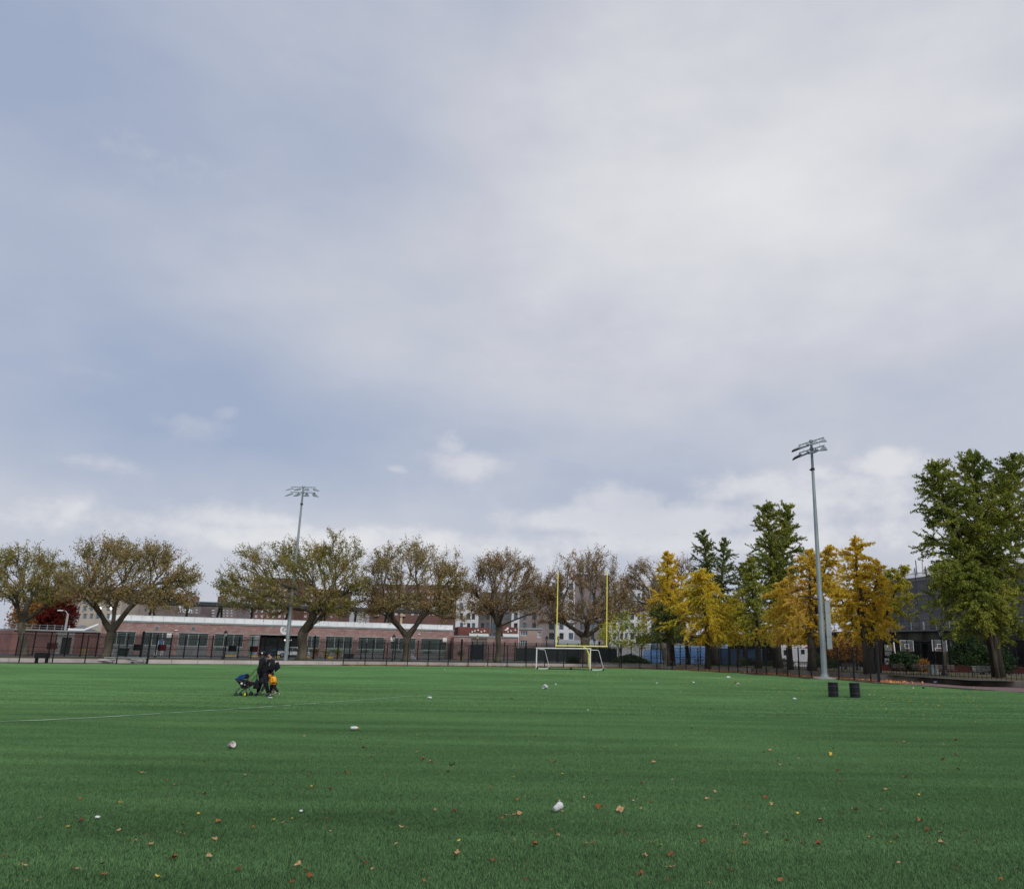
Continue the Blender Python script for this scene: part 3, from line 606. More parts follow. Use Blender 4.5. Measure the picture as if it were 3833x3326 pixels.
def fence(name, label, pts, h, z, rp, mesh_step, wr, rails=(1,), group=None, big=()):
    rt = empty(name, (pts[0].x, pts[0].y, z), 0, label, 'fence', group); o = rt.location.copy()
    me = post_mesh(rp, h); bigme = post_mesh(rp*1.8, h+.25)
    for i, p in enumerate(pts):
        q = link('post', bigme if i in big else me, M_BLACK, rt, (p.x-o.x, p.y-o.y, 0))
    for fr in rails:
        b = MB()
        for a, c in zip(pts[:-1], pts[1:]): b.tube((a.x-o.x, a.y-o.y, h*fr), (c.x-o.x, c.y-o.y, h*fr), rp*.5, n=4)
        b.build('rail', M_BLACK, rt)
    b = wires([Vector((p.x-o.x, p.y-o.y, 0)) for p in pts], .08, h*.97, mesh_step, wr); b.build('wire_mesh', M_BLACK, rt)
    return rt
C0 = fence_curve(0)
fl = along(cut(C0, lambda p: p.x < -45.0), 3.0)
fence('chain_link_fence', 'black chain link fence at the left end of the turf in front of the bleacher', [p for p in fl if p.x > -75], 2.95, 0, .065, .16, .007, (1, .42, .02), 'black chain link fences', (len([p for p in fl if p.x > -75])-1,))
P2 = [gr(x, y) for x, y in [(1260, 2490)]]
cR = [p for p in C0 if p.x > -31.2 and p.y > 67.5]
fr_ = along(cR, 2.75)
fence('chain_link_fence', 'long curving black chain link fence along the far edge of the turf', fr_+[Vector((24.06, 67.6, 0))], 2.7, 0, .065, .14, .008, (1, .52, .02), 'black chain link fences', (len(fr_),))
CF = [at(x, 2440, Y) for x, Y in [(60, 112), (300, 116), (588, 120), (900, 126), (1200, 132), (1500, 138), (1800, 143), (2100, 146), (2400, 146), (2700, 138), (2880, 130)]]
for p in CF: p.z = 0
ff = along(CF, 1.85)
fence('street_fence', 'tall black steel street fence behind the planting strip', ff, 3.1, TZ, .09, .13, .018, (1, .86, .38, .04), None, tuple(range(8, 200, 13)))
# low picket fence on the retaining wall at the right
W_ = [p for p in fence_curve(6.2) if p.x > 18 and 40 < p.y < 118]
pk = along(W_, .55)
rt = empty('picket_fence', (0, 0, TZ), 0, 'low black picket fence on top of the right hand wall', 'fence')
me = MB(); me.tube((0, 0, 0), (0, 0, .95), .022, n=4).lathe((0, 0, .95), [(.03, 0), (.001, .08)], 4); me = me.mesh('picket')
for p in pk: link('picket', me, M_BLACK, rt, (p.x, p.y, 0))
b = MB()
for a, c in zip(pk[:-1], pk[1:]):
    for z in (.12, .82): b.tube((a.x, a.y, z), (c.x, c.y, z), .018, n=4)
b.build('rail', M_BLACK, rt)
# second tall court fence at the right
cf = [at(x, 2440, Y) for x, Y in [(3290, 108), (3400, 103), (3500, 98), (3620, 93), (3760, 87), (3900, 82)]]
for p in cf: p.z = 0
fence('court_fence', 'tall black court fence below the viaduct near the basketball hoops', along(cf, 2.6), 3.6, TZ, .05, .16, .004, (1, .66, .33), None)
# signs on the street fence
for i, (x, y, wd, red, lab) in enumerate([(516, 2422, .62, 0, 'small black sign on the street fence at the first brick pier'), (606, 2423, .62, 1, 'small dark red sign on the street fence beside the tall white chair'),
                              (870, 2426, .6, 0, 'small black sign on the street fence right of the left lamp post'), (950, 2428, .6, 1, 'small dark red sign on the street fence above the walking man'), (195, 2417, .7, 1, 'small dark red sign on the fence left of the dark door')]):
    Y = float(np.interp(x, [60, 300, 588, 900, 1200], [112, 116, 120, 126, 132])) - .12; p = at(x, y, Y); b = MB(); b.box(-wd, wd, -.02, .02, -.42, .42); o = b.build('fence_sign', mat('dark_red_sign', (.10, .015, .02), .6) if red else M_BLACK, None, p); tag(o, lab, 'sign', 'small signs on the street fence')

# ------------------------------------------------------------------ flood light poles
def floodpole(base, label, ztop, arm_dir, extras):
    rt = empty('flood_light_pole', base, 0, label, 'light pole', 'flood light poles')
    b = MB(); b.lathe((0, 0, 0), [(1.0, 0), (1.0, .12), (.9, .16)], 20); b.build('footing', M_CONC, rt)
    b = MB(); b.lathe((0, 0, .163), [(.50, 0), (.50, .05), (.36, .055), (.34, .28)], 12); b.build('base_plate', M_GALV, rt)
    b = MB(); hs = [.2, ztop*.33, ztop*.66, ztop]; rr = [.27, .22, .165, .115]
    for i in range(3): b.tube((0, 0, hs[i]), (0, 0, hs[i+1]+(.4 if i < 2 else 0)), rr[i], rr[i+1]+.004*(2-i), n=12, cap=(i == 2))
    b.build('pole', M_GALV, rt, smooth=False)
    d = Vector((math.cos(arm_dir), math.sin(arm_dir), 0)); nn = Vector((d.y, -d.x, 0))   # nn faces the field
    for lev, z in enumerate((ztop-.1, ztop-.86)):
        b = MB(); b.tube(d*-1.72+Vector((0, 0, z)), d*1.72+Vector((0, 0, z)), .05, n=6); b.tube(Vector((0, 0, z-.12)), Vector((0, 0, z+.12)), .2, n=8); b.build('crossarm', M_GALV, rt)
        for k, s in enumerate((-1.62, -.56, .56, 1.62)):
            tilt = R(17 + 5*lev); yaw = (s)*.42
            f_ = (nn*math.cos(yaw) + d*math.sin(yaw)).normalized(); side = Vector((-f_.y, f_.x, 0))
            fwd = f_*math.cos(tilt) - Vector((0, 0, 1))*math.sin(tilt); upv = side.cross(fwd)
            if upv.z < 0: upv = -upv
            p = d*s + Vector((0, 0, z-.30)) + f_*.10
            def Q(a, c, e): return p + fwd*a*.85 + side*c*.85 + upv*e*.6
            b = MB(); b.add([Q(-.35, -.28, -.05), Q(-.35, .28, -.05), Q(.75, .40, -.1), Q(.75, -.40, -.1), Q(-.25, -.18, .22), Q(-.25, .18, .22), Q(.55, .26, .06), Q(.55, -.26, .06)], [(4, 5, 6, 7), (0, 1, 5, 4), (1, 2, 6, 5), (2, 3, 7, 6), (3, 0, 4, 7)])
            b.tube(p+Vector((0, 0, .08)), p+Vector((0, 0, .30)) - f_*.10, .04, n=5); lm = b.build('luminaire', M_GALV, rt)
            b = MB(); b.add([Q(-.37, -.29, -.07), Q(-.37, .29, -.07), Q(.80, .43, -.12), Q(.80, -.43, -.12), Q(-.37, -.29, -.14), Q(-.37, .29, -.14), Q(.86, .45, -.2), Q(.86, -.45, -.2)], [(0, 1, 2, 3), (4, 7, 6, 5), (0, 4, 5, 1), (1, 5, 6, 2), (2, 6, 7, 3), (3, 7, 4, 0)]); b.build('lens', M_DKMET, lm)
    for s in (-1.12, 1.12):
        b = MB(); b.tube(d*s+Vector((0, 0, ztop-.86)), d*s+Vector((0, 0, ztop-.1)), .014, n=4); b.build('brace_rod', M_GALV, rt)
    for (z, kind) in extras:
        if kind == 'collar': b = MB(); b.tube((0, 0, z), (0, 0, z+.2), .19, n=10); b.tube(nn*.15+Vector((0, 0, z)), nn*.35+Vector((0, 0, z)), .08); b.build('bracket', M_DKMET, rt)
        if kind == 'lamp': b = MB(); b.tube((0, 0, z), (-1.2, -.2, z+.25), .05); b.box(-2.0, -.7, -.4, .0, z+.22, z+.34); b.build('small_flood_lamp', M_DKMET, rt)
        if kind == 'box':
            for k in range(4): b = MB(); b.box(.34, .78, -.25, .05, z+1.06*k, z+1.06*k+1.03); b.build('ballast_box', M_GALV, rt)
        if kind == 'arm': b = MB(); b.path([(0, 0, z), (-.6, -.1, z+.05), (-1.2, -.15, z+.35), (-1.6, -.2, z+.3)], .045); b.tube((0, 0, z-.15), (0, 0, z+.15), .30, n=10); b.build('lamp_arm', M_GALV, rt)
    return rt
pL = gr(1067, 2483); tL = at(1135, 1820, pL.y)
floodpole((pL.x, pL.y, 0), 'tall galvanised flood light pole at the left, in front of a plane tree', tL.z, 0.02, [(tL.z-2.6, 'collar'), (9.0, 'arm')])
pR = gr(3087, 2541); tR = at(3031, 1648, pR.y)
floodpole((pR.x, pR.y, 0), 'tall galvanised flood light pole at the right with grey ballast boxes low on its shaft', tR.z, R(-63), [(tR.z-2.9, 'collar'), (6.9, 'lamp'), (2.6, 'box')])
# lamp posts
M_LAMPG = mat('lamp_glass', (.45, .47, .48), .2, .1)
def lamp(x, yb, yt, z, label, globe=False, Y=None):
    p = gr(x, yb, z) if Y is None else at(x, yb, Y); p.z = z; t = at(x, yt, p.y); h = t.z - z
    rt = empty('lamp_post', p, 0, label, 'lamp post', 'black park lamp posts')
    b = MB(); b.lathe((0, 0, 0), [(.30, 0), (.28, .15), (.16, .45), (.10, .9), (.07, 1.0), (.055, h-.85), (.10, h-.82), (.05, h-.78)], 10); b.build('post', M_BLACK, rt)
    if globe: b = MB(); b.lathe((0, 0, h-.78), [(.10, 0), (.24, .15), (.26, .4), (.16, .62)], 10); b.build('lantern', mat('amber_glass', (.45, .36, .20), .3), rt, smooth=True)
    else: b = MB(); b.lathe((0, 0, h-.78), [(.13, 0), (.24, .42)], 6); b.build('lantern', M_LAMPG, rt)
    b = MB(); b.lathe((0, 0, h-.35), [(.30, 0), (.16, .18), (.05, .25), (.03, .38)], 6)
    if not globe:
        for k in range(6): t_ = k*math.pi/3; b.tube((.13*math.cos(t_), .13*math.sin(t_), -.43+h-.35), (.245*math.cos(t_), .245*math.sin(t_), h-.35), .018, n=4)
    b.build('cap', M_BLACK, rt)
lamp(831, 2481, 2357, 0, 'black park lamp post left of the walking family')
lamp(1467, 2488, 2372, 0, 'black park lamp post just left of the middle plane tree trunk')
lamp(1783, 2468, 2375, TZ, 'lamp post with amber lantern behind the fence left of the small plane tree', True, 150)
lamp(2044, 2489, 2378, 0, 'black park lamp post rising behind the left end of the soccer goal')
lamp(2088, 2470, 2378, TZ, 'lamp post with amber lantern just right of the left yellow upright', True, 148)
lamp(2224, 2473, 2388, TZ, 'pale topped lamp post between the plane trunk and right yellow upright', False, 150)
lamp(3535, 2520, 2350, TZ, 'black lamp post standing right of the nearer basketball hoop', False, 78)
lamp(3566, 2490, 2396, TZ, 'small distant lamp post half hidden in the bushes at the right', False, 112)
lamp(3212, 2505, 2378, TZ, 'black lamp post left of the rightmost yellow ginkgo trunk', False, 105)

# ------------------------------------------------------------------ goals
g0, g1 = gr(2007, 2504), gr(2209, 2509)
def soccer():
    e = (g1-g0).normalized(); Lg = (g1-g0).length; rt = empty('soccer_goal', g0, math.atan2(e.y, e.x), 'white movable soccer goal without a net in front of the yellow posts', 'soccer goal')
    h = 2.44; dp = 2.0; bk = -1   # back side local +y
    for u in (0, Lg): b = MB(); b.tube((u, 0, .05), (u, 0, h), .075, n=10); b.build('post', M_WHITE, rt)
    b = MB(); b.tube((-.075, 0, h), (Lg+.075, 0, h), .08, n=10); b.build('crossbar', M_WHITE, rt)
    for u in (0, Lg):
        b = MB(); s = .0; b.tube((u, 0, h-.12), (u+.72, .55, h-.14), .035, n=6); b.path([(u+.72, .55, h-.14), (u+.80, .62, h-.25), (u+1.22, 1.1, .12)], .035); b.build('side_frame', M_GALV if False else M_WHITE, rt)
        b = MB(); b.tube((u, 0, .08), (u+1.22, 1.1, .08), .05, n=6); b.box(u+.95, u+1.15, .8, 1.0, .1, .22); b.build('ground_frame', M_WHITE, rt)
        for (x, y) in ((.12, .1), (1.22, 1.1)):
            b = MB(); b.lathe((u+x, y-.12, .12), [(.12, -.04), (.12, .04)], 12, (0, 1, 0)); b.build('wheel', M_BLACK, rt)
    b = MB(); b.tube((1.22, 1.1, .07), (Lg+1.2, 1.1, .07), .045, n=6); b.build('rear_bar', M_DKMET, rt)
    b = MB(); b.lathe((Lg*.5+.6, 1.0, .14), [(.14, -.05), (.14, .05)], 12, (0, 1, 0)); b.build('wheel', M_BLACK, rt)
soccer()
def gridiron():
    Y = 100.5; a = at(1900+573/3.2, 1960+1463/3.2, Y+.8); c = at(1900+1197/3.2, 1960+1465/3.2, Y-.9)
    base = at(2204, 2508, Y+1.2); base.z = 0
    rt = empty('goal_posts', base, 0, 'bright yellow american football goal posts on a curved neck', 'goal post'); o = base
    zc = (a.z+c.z)/2; a.z = c.z = zc; tl = at(1900+592/3.2, 1960+590/3.2, a.y); tr = at(1900+1201/3.2, 1960+565/3.2, c.y)
    b = MB(); b.tube(a-o, c-o, .085, n=12); b.build('crossbar', M_YEL, rt)
    for p, t in ((a, tl), (c, tr)):
        q = p + (c-a).normalized()*(.12 if p is a else -.12)
        b = MB(); b.tube(q-o, Vector((q.x, q.y, t.z))-o, .06, n=10); b.build('upright', M_YEL, rt)
    mid = (a+c)/2-o; top = Vector((mid.x*.9, mid.y, zc))
    b = MB(); b.path([(0, 0, 0), (0, 0, 1.1), (-.03, -.05, 1.8), (mid.x*.35, mid.y*.35, 2.45), (mid.x*.75, mid.y*.75, zc-.1), (mid.x, mid.y, zc)], [.13, .13, .12, .11, .1, .09], n=12); b.build('gooseneck', M_YEL, rt, smooth=True)
gridiron()
# drums
def drum(x, y, label, lean):
    p = gr(x, y); rt = empty('trash_drum', p, 0, label, 'trash can', 'black litter drums'); rt.rotation_euler = (0, lean, 0)
    k = .235; b = MB(); b.lathe((0, 0, 0), [(k, 0), (k, .21), (k+.012, .225), (k, .24), (k, .49), (k+.012, .505), (k, .52), (k, .66), (k+.012, .68), (k-.02, .69), (k-.025, .30), (.001, .29)], 28)
    b.build('barrel', mat('black_drum', (.012, .014, .017), .4, .3, 4), rt, smooth=False)
    for z in (.225, .505, .682):
        b = MB(); b.lathe((0, 0, z), [(k+.013, -.012), (k+.019, 0), (k+.013, .012)], 28); b.build('hoop', mat('drum_hoop', (.05, .055, .065), .35, .2), rt, smooth=True)
drum(3120, 2609, 'left one of two black litter drums on the turf', R(.5)); drum(3202, 2611, 'right one of two black litter drums, leaning slightly', R(-1.2))
# ------------------------------------------------------------------ trees
def bark(name, c, c2): return mat(name, c, .95, .3, 1.6, col2=c2, bump=.4, bscale=14, stretch=(1, 1, .35), detail=7)
B_PLANE = bark('plane_bark', (.13, .115, .085), (.055, .048, .036)); B_DARK = bark('dark_bark', (.06, .05, .04), (.028, .024, .02)); B_GINK = bark('ginkgo_bark', (.10, .085, .062), (.05, .04, .03))
B_TWIG = mat('plane_branch_bark', (.17, .155, .125), .95, .3, 1.2, col2=(.065, .057, .048))
def leafmat(name, cols, trans=.35, patch=.35, gain=1.75):
    """cols: list of (position, rgb); tone varies per leaf and in loose patches"""
    if name in _mats: return _mats[name]
    cols = [(p_, tuple(min(.85, c_*gain) for c_ in q_)) for p_, q_ in cols]
    m = bpy.data.materials.new(name); m.use_nodes = True; t = m.node_tree; t.nodes.clear(); n_ = t.nodes.new; l = t.links.new
    g = n_('ShaderNodeNewGeometry'); no = n_('ShaderNodeTexNoise'); no.inputs['Scale'].default_value = patch; no.inputs['Detail'].default_value = 3; l(g.outputs['Position'], no.inputs['Vector'])
    a = n_('ShaderNodeMath'); a.operation = 'MULTIPLY_ADD'; l(no.outputs[0], a.inputs[0]); a.inputs[1].default_value = 1.5; a.inputs[2].default_value = -.5
    b = n_('ShaderNodeMath'); b.operation = 'MULTIPLY_ADD'; l(g.outputs['Random Per Island'], b.inputs[0]); b.inputs[1].default_value = .5; l(a.outputs[0], b.inputs[2])
    r = n_('ShaderNodeValToRGB'); l(b.outputs[0], r.inputs[0]); e = r.color_ramp.elements
    while len(e) > 1: e.remove(e[-1])
    e[0].position = cols[0][0]; e[0].color = (*cols[0][1], 1)
    for p, c in cols[1:]: k = e.new(p); k.color = (*c, 1)
    d = n_('ShaderNodeBsdfDiffuse'); tr = n_('ShaderNodeBsdfTranslucent'); l(r.outputs[0], d.inputs[0]); l(r.outputs[0], tr.inputs[0])
    mx = n_('ShaderNodeMixShader'); mx.inputs[0].default_value = trans; l(d.outputs[0], mx.inputs[1]); l(tr.outputs[0], mx.inputs[2])
    o = n_('ShaderNodeOutputMaterial'); l(mx.outputs[0], o.inputs[0]); _mats[name] = m; return m
L_PLANE = leafmat('plane_leaves', [(.1, (.095, .095, .038)), (.35, (.145, .128, .052)), (.6, (.19, .142, .060)), (.85, (.215, .135, .064)), (1., (.17, .085, .035))], gain=2.05)
L_PLANEG = leafmat('greener_plane_leaves', [(.1, (.085, .095, .030)), (.4, (.14, .133, .040)), (.7, (.18, .142, .044)), (1., (.22, .13, .048))], gain=2.05)
L_PLANEB = leafmat('brown_plane_leaves', [(.1, (.12, .103, .052)), (.4, (.165, .125, .066)), (.7, (.195, .132, .072)), (1., (.16, .085, .045))], gain=2.05)
L_YEL = leafmat('yellow_ginkgo_leaves', [(.05, (.42, .42, .06)), (.3, (.72, .62, .07)), (.6, (.85, .66, .08)), (.9, (.85, .62, .09)), (1., (.70, .50, .09))], .45, .30, 1.0)
L_GOLD = leafmat('golden_ginkgo_leaves', [(.05, (.55, .48, .06)), (.35, (.82, .64, .08)), (.65, (.85, .63, .09)), (1., (.85, .56, .10))], .45, .30, 1.0)
L_YELO = leafmat('orange_ginkgo_leaves', [(.05, (.34, .32, .045)), (.3, (.56, .40, .055)), (.6, (.72, .50, .08)), (.9, (.56, .36, .11)), (1., (.45, .29, .12))], .45, .28, 1.3)
L_YG = leafmat('yellow_green_ginkgo_leaves', [(.05, (.10, .13, .03)), (.4, (.17, .19, .035)), (.65, (.35, .31, .045)), (1., (.52, .38, .055))], .4, .3)
L_GRN = leafmat('green_ginkgo_leaves', [(.05, (.052, .072, .026)), (.4, (.085, .110, .035)), (.7, (.13, .150, .042)), (1., (.20, .20, .05))], .35, .3)
L_GRNB = leafmat('olive_ginkgo_leaves', [(.05, (.065, .092, .024)), (.4, (.115, .145, .030)), (.7, (.195, .205, .038)), (1., (.30, .265, .05))], .35, .3)
L_RED = leafmat('crimson_leaves', [(.1, (.05, .012, .012)), (.5, (.12, .018, .018)), (1., (.20, .04, .02))], .3, gain=.9)
L_ORG = leafmat('russet_leaves', [(.1, (.07, .06, .02)), (.5, (.20, .10, .03)), (1., (.30, .12, .03))], .3)
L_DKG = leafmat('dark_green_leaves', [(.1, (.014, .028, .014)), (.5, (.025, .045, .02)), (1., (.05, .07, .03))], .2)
def leaf_mesh(P, size, name, flat=0., seed=0):
    """one small folded leaf (two triangles) at every point of P"""
    r = np.random.default_rng(seed); n = len(P)
    a = r.normal(size=(n, 3)); a /= np.linalg.norm(a, axis=1)[:, None]
    b = r.normal(size=(n, 3)); b -= (a*b).sum(1)[:, None]*a; b /= np.linalg.norm(b, axis=1)[:, None]
    c = np.cross(a, b); s = size*(.6+.8*r.random((n, 1)))
    V = np.empty((n, 4, 3), np.float32)
    V[:, 0] = P - a*s*.5; V[:, 1] = P + b*s*.42 + c*s*.14; V[:, 2] = P + a*s*.5; V[:, 3] = P - b*s*.42 + c*s*.14
    me = bpy.data.meshes.new(name); me.vertices.add(n*4); me.vertices.foreach_set('co', V.ravel())
    F = np.array([[0, 1, 2], [0, 2, 3]])[None]+4*np.arange(n)[:, None, None]
    me.loops.add(n*6); me.loops.foreach_set('vertex_index', F.ravel().astype(np.int32)); me.polygons.add(n*2)
    me.polygons.foreach_set('loop_start', np.arange(0, n*6, 3, dtype=np.int32)); me.polygons.foreach_set('loop_total', np.full(n*2, 3, np.int32)); me.update(calc_edges=True); me.validate(); return me
def tubes(segs, name):
    """segs: arrays p0,p1,r0,r1 -> one mesh"""
    p0, p1, r0, r1 = segs; n = len(p0); k = 5
    d = p1-p0; d /= np.maximum(1e-6, np.linalg.norm(d, axis=1))[:, None]
    h = np.where(np.abs(d[:, 2:3]) < .9, np.array([[0, 0, 1.]]), np.array([[1., 0, 0]])); a = np.cross(d, h); a /= np.linalg.norm(a, axis=1)[:, None]; b = np.cross(d, a)
    t = np.arange(k)*2*np.pi/k; ring = a[:, None]*np.cos(t)[None, :, None] + b[:, None]*np.sin(t)[None, :, None]
    V = np.concatenate([(p0-d*r0[:, None]*.3)[:, None]+ring*r0[:, None, None], (p1+d*r1[:, None]*.3)[:, None]+ring*r1[:, None, None]], 1).astype(np.float32)
    i = np.arange(k); F = np.stack([i, (i+1) % k, k+(i+1) % k, k+i], 1)[None]+2*k*np.arange(n)[:, None, None]
    me = bpy.data.meshes.new(name); me.vertices.add(n*2*k); me.vertices.foreach_set('co', V.ravel()); me.loops.add(n*k*4); me.loops.foreach_set('vertex_index', F.ravel().astype(np.int32))
    me.polygons.add(n*k); me.polygons.foreach_set('loop_start', np.arange(0, n*k*4, 4, dtype=np.int32)); me.polygons.foreach_set('loop_total', np.full(n*k, 4, np.int32)); me.update(calc_edges=True); me.polygons.foreach_set('use_smooth', [True]*(n*k)); return me
def grow(root_pts, targets, bf):
    """greedy balanced spanning tree from the seed chain to all targets"""
    P = np.vstack([root_pts, targets]); n0 = len(root_pts); n = len(P); par = np.full(n, -1); pl = np.zeros(n)
    for i in range(1, n0): par[i] = i-1; pl[i] = 0
    cost = np.full(n, np.inf); best = np.zeros(n, int); done = np.zeros(n, bool); done[:n0] = True
    for i in range(max(0, n0-3), n0):
        d = np.linalg.norm(P-P[i], axis=1) + (0 if i == n0-1 else .5); m = (d < cost) & ~done; cost[m] = d[m]; best[m] = i
    order = []
    for _ in range(n-n0):
        j = int(np.argmin(np.where(done, np.inf, cost))); done[j] = True; par[j] = best[j]; pl[j] = pl[best[j]]+np.linalg.norm(P[j]-P[best[j]]); order.append(j)
        d = np.linalg.norm(P-P[j], axis=1)+bf*pl[j]; m = (d < cost) & ~done; cost[m] = d[m]; best[m] = j
    return P, par, order, n0
def finish_tree(rt, P, par, order, n0, rbase, tip, lm, leafsize, nleaf, sig, bm, tm, seed, leafsub=5, fade=None, expo=None):
    n = len(P); kids = np.zeros(n); tips = np.zeros(n)
    for j in order: kids[par[j]] += 1
    for j in reversed(order):
        if kids[j] == 0: tips[j] += 1
        tips[par[j]] += tips[j]
    # smooth the paths a little
    for _ in range(2):
        Q = P.copy()
        for j in order:
            if kids[j] > 0:
                pass
            Q[j] = P[j] if kids[j] == 0 else P[j]*.6 + P[par[j]]*.4
        P = Q
    tot = max(tips[n0-1], 2); ex = math.log(rbase/tip)/math.log(tot) if expo is None else expo
    rad = tip*np.maximum(tips, 1)**ex*.9; idx = np.array(order, int); pr = par[idx]
    r1 = rad[idx]; r0 = np.minimum(rad[pr], r1*1.35); big = r1 > rbase*.22
    o = np.array(rt.location)
    def seg(m): return (P[pr][m]-o, P[idx][m]-o, r0[m], r1[m])
    trunkpts = [Vector(p)-rt.location for p in P[:n0]]
    mb = MB(); rr = [rbase*1.2, rbase*.92] + [rbase*(.84-.07*i/max(1, n0-3)) for i in range(n0-2)]
    mb.path([trunkpts[0]-Vector((0, 0, .15)), trunkpts[0]+(trunkpts[1]-trunkpts[0])*.3] + trunkpts[1:], rr[:n0+1] if len(rr) >= n0+1 else rr+[rbase*.9]*(n0+1-len(rr)), n=12)
    tk = mb.mesh('trunk'); tko = link('trunk', tk, tm, rt, smooth=True)
    if big.any(): link('limbs', tubes(seg(big), 'limbs'), tm, rt)
    if (~big).any(): link('branches', tubes(seg(~big), 'branches'), bm, rt)
    r = np.random.default_rng(seed); src = idx[tips[idx] <= leafsub]
    if fade is not None: src = src[r.random(len(src)) < fade(P[src])]
    wt = r.random(len(src))**1.6+.05; ch = r.choice(src, nleaf, p=wt/wt.sum()); t = r.random((nleaf, 1)); base = P[ch]*t + P[par[ch]]*(1-t); L_ = base + r.normal(size=(nleaf, 3))*sig
    link('crown', leaf_mesh(L_-o, leafsize, 'crown', seed=seed), lm, rt)
    return rt
def crown_points(box, Y, n, seed, depth=.9, lobes=11, flat=1.0, low=.0, hollow=.55):
    """box in photograph pixels -> points in overlapping rounded lobes"""
    x0, y0, x1, y1 = box; r = np.random.default_rng(seed)
    a = at(x0, (y0+y1)/2, Y); b = at(x1, (y0+y1)/2, Y); zt = at((x0+x1)/2, y0, Y).z; zb = at((x0+x1)/2, y1, Y).z
    c = np.array([(a.x+b.x)/2, Y, (zt+zb)/2]); R_ = np.array([(b.x-a.x)/2*1.12, (b.x-a.x)/2*depth, (zt-zb)/2])
    L_ = []
    for i in range(lobes):
        th = 2*math.pi*i/lobes + r.random()*.5; u = r.random()*1.25-.35; s = math.sqrt(max(0, 1-u*u)); k = .52+.24*r.random()
        L_.append((np.array([math.cos(th)*s*k, math.sin(th)*s*k, u*k]), .24+.16*r.random()))
    L_.append((np.array([0, 0, .58]), .38)); L_.append((np.array([-.62, 0, .05]), .36)); L_.append((np.array([.62, 0, .0]), .36)); L_.append((np.array([0., 0, 0.]), .5))
    for i in range(10):
        th = i*.63+.3; L_.append((np.array([math.cos(th)*.66, math.sin(th)*.6, -.42-.12*r.random()]), .24+.08*r.random()))
    L_.append((np.array([-.80, 0, -.15]), .2)); L_.append((np.array([.80, 0, -.15]), .2)); L_.append((np.array([-.35, 0., .42]), .40)); L_.append((np.array([.38, 0, .42]), .40))
    out = []
    while len(out) < n:
        k = r.integers(len(L_)); q, rr = L_[k]; v = r.normal(size=3); v /= np.linalg.norm(v); v *= rr*r.random()**.36; p = q+v
        if np.linalg.norm(p) < hollow*r.random(): continue
        if p[2] < -.95+low: continue
        out.append(p)
    return np.array(out)*R_ + c
def plane_tree(label, base, fork, box, Y, rb, seed, lm, n=1500, nleaf=24000, z=TZ, bf=.42, leaf=.175, group='plane trees in autumn leaf along the street', sig=.24, extra=None, name='plane_tree', low=0., tip=.022, tm=None, bmn=None, depth=.9):
    p = at(*base, Y); p.z = z; rt = empty(name, p, 0, label, 'tree', group); f = at(*fork, Y)
    m1 = p.lerp(f, .35) + Vector((.12, .1, 0)); m2 = p.lerp(f, .7) + Vector((-.08, 0, 0)); root = np.array([p, m1, m2, f])
    pts = crown_points(box, Y, n, seed, low=low, depth=depth)
    if extra is not None: pts = np.vstack([pts, *[crown_points(b_, Y+dy, k, seed+5+i, lobes=5) for i, (b_, k, dy) in enumerate(extra)]])
    pts = pts[pts[:, 2] > p.z+min(2.0, (pts[:, 2].max()-p.z)*.15)]
    P, par, order, n0 = grow(root, pts, bf)
    return finish_tree(rt, P, par, order, n0, rb, tip, lm, leaf, nleaf, sig, bmn or B_TWIG, tm or B_PLANE, seed)
GP = 'plane trees in autumn leaf along the street'
plane_tree('olive brown plane tree cut by the left edge of the photo, beside the red tree', (90, 2455), (80, 2330), (-110, 2005, 268, 2300), 112, .55, 11, L_PLANEG, 1500, 22100)
plane_tree('wide olive and rust plane tree with a leaning trunk behind the bleacher', (392, 2458), (418, 2365), (232, 1985, 738, 2300), 107, .62, 12, L_PLANE, 1900, 37700, extra=[((560, 2190, 735, 2310), 90, -2)])
plane_tree('broad olive green plane tree crossed by the left flood light pole', (1127, 2470), (1135, 2365), (822, 1985, 1375, 2345), 115, .78, 13, L_PLANEG, 2100, 40300, extra=[((1180, 1970, 1370, 2130), 160, 0), ((822, 2120, 930, 2250), 60, 0)])
plane_tree('large forked plane tree between the left light pole and the goal, branches spreading low', (1518, 2470), (1524, 2382), (1355, 1980, 1748, 2350), 119, .66, 24, L_PLANE, 2100, 33800, extra=[((1320, 2150, 1430, 2350), 80, -2), ((1640, 2180, 1760, 2360), 90, -1)])
plane_tree('smaller rusty brown plane tree in front of the dark red shops', (1862, 2477), (1868, 2345), (1738, 2035, 2040, 2340), 124, .52, 15, L_PLANEB, 1800, 24050)
plane_tree('big brown plane tree standing between the yellow uprights', (2188, 2482), (2192, 2385), (2025, 2022, 2350, 2390), 126, .85, 16, L_PLANEB, 2000, 28600, extra=[((1990, 2150, 2080, 2380), 60, 0), ((2280, 2190, 2400, 2330), 60, 1)])
plane_tree('thin brown plane tree behind and left of the tall yellow ginkgo', (2492, 2480), (2462, 2335), (2310, 2065, 2500, 2350), 138, .45, 17, L_PLANEB, 1100, 14000, z=TZ)
plane_tree('sparse purple brown plane tree between the first two yellow ginkgos', (2575, 2478), (2560, 2330), (2490, 2052, 2640, 2330), 142, .4, 18, L_PLANEB, 900, 8500)

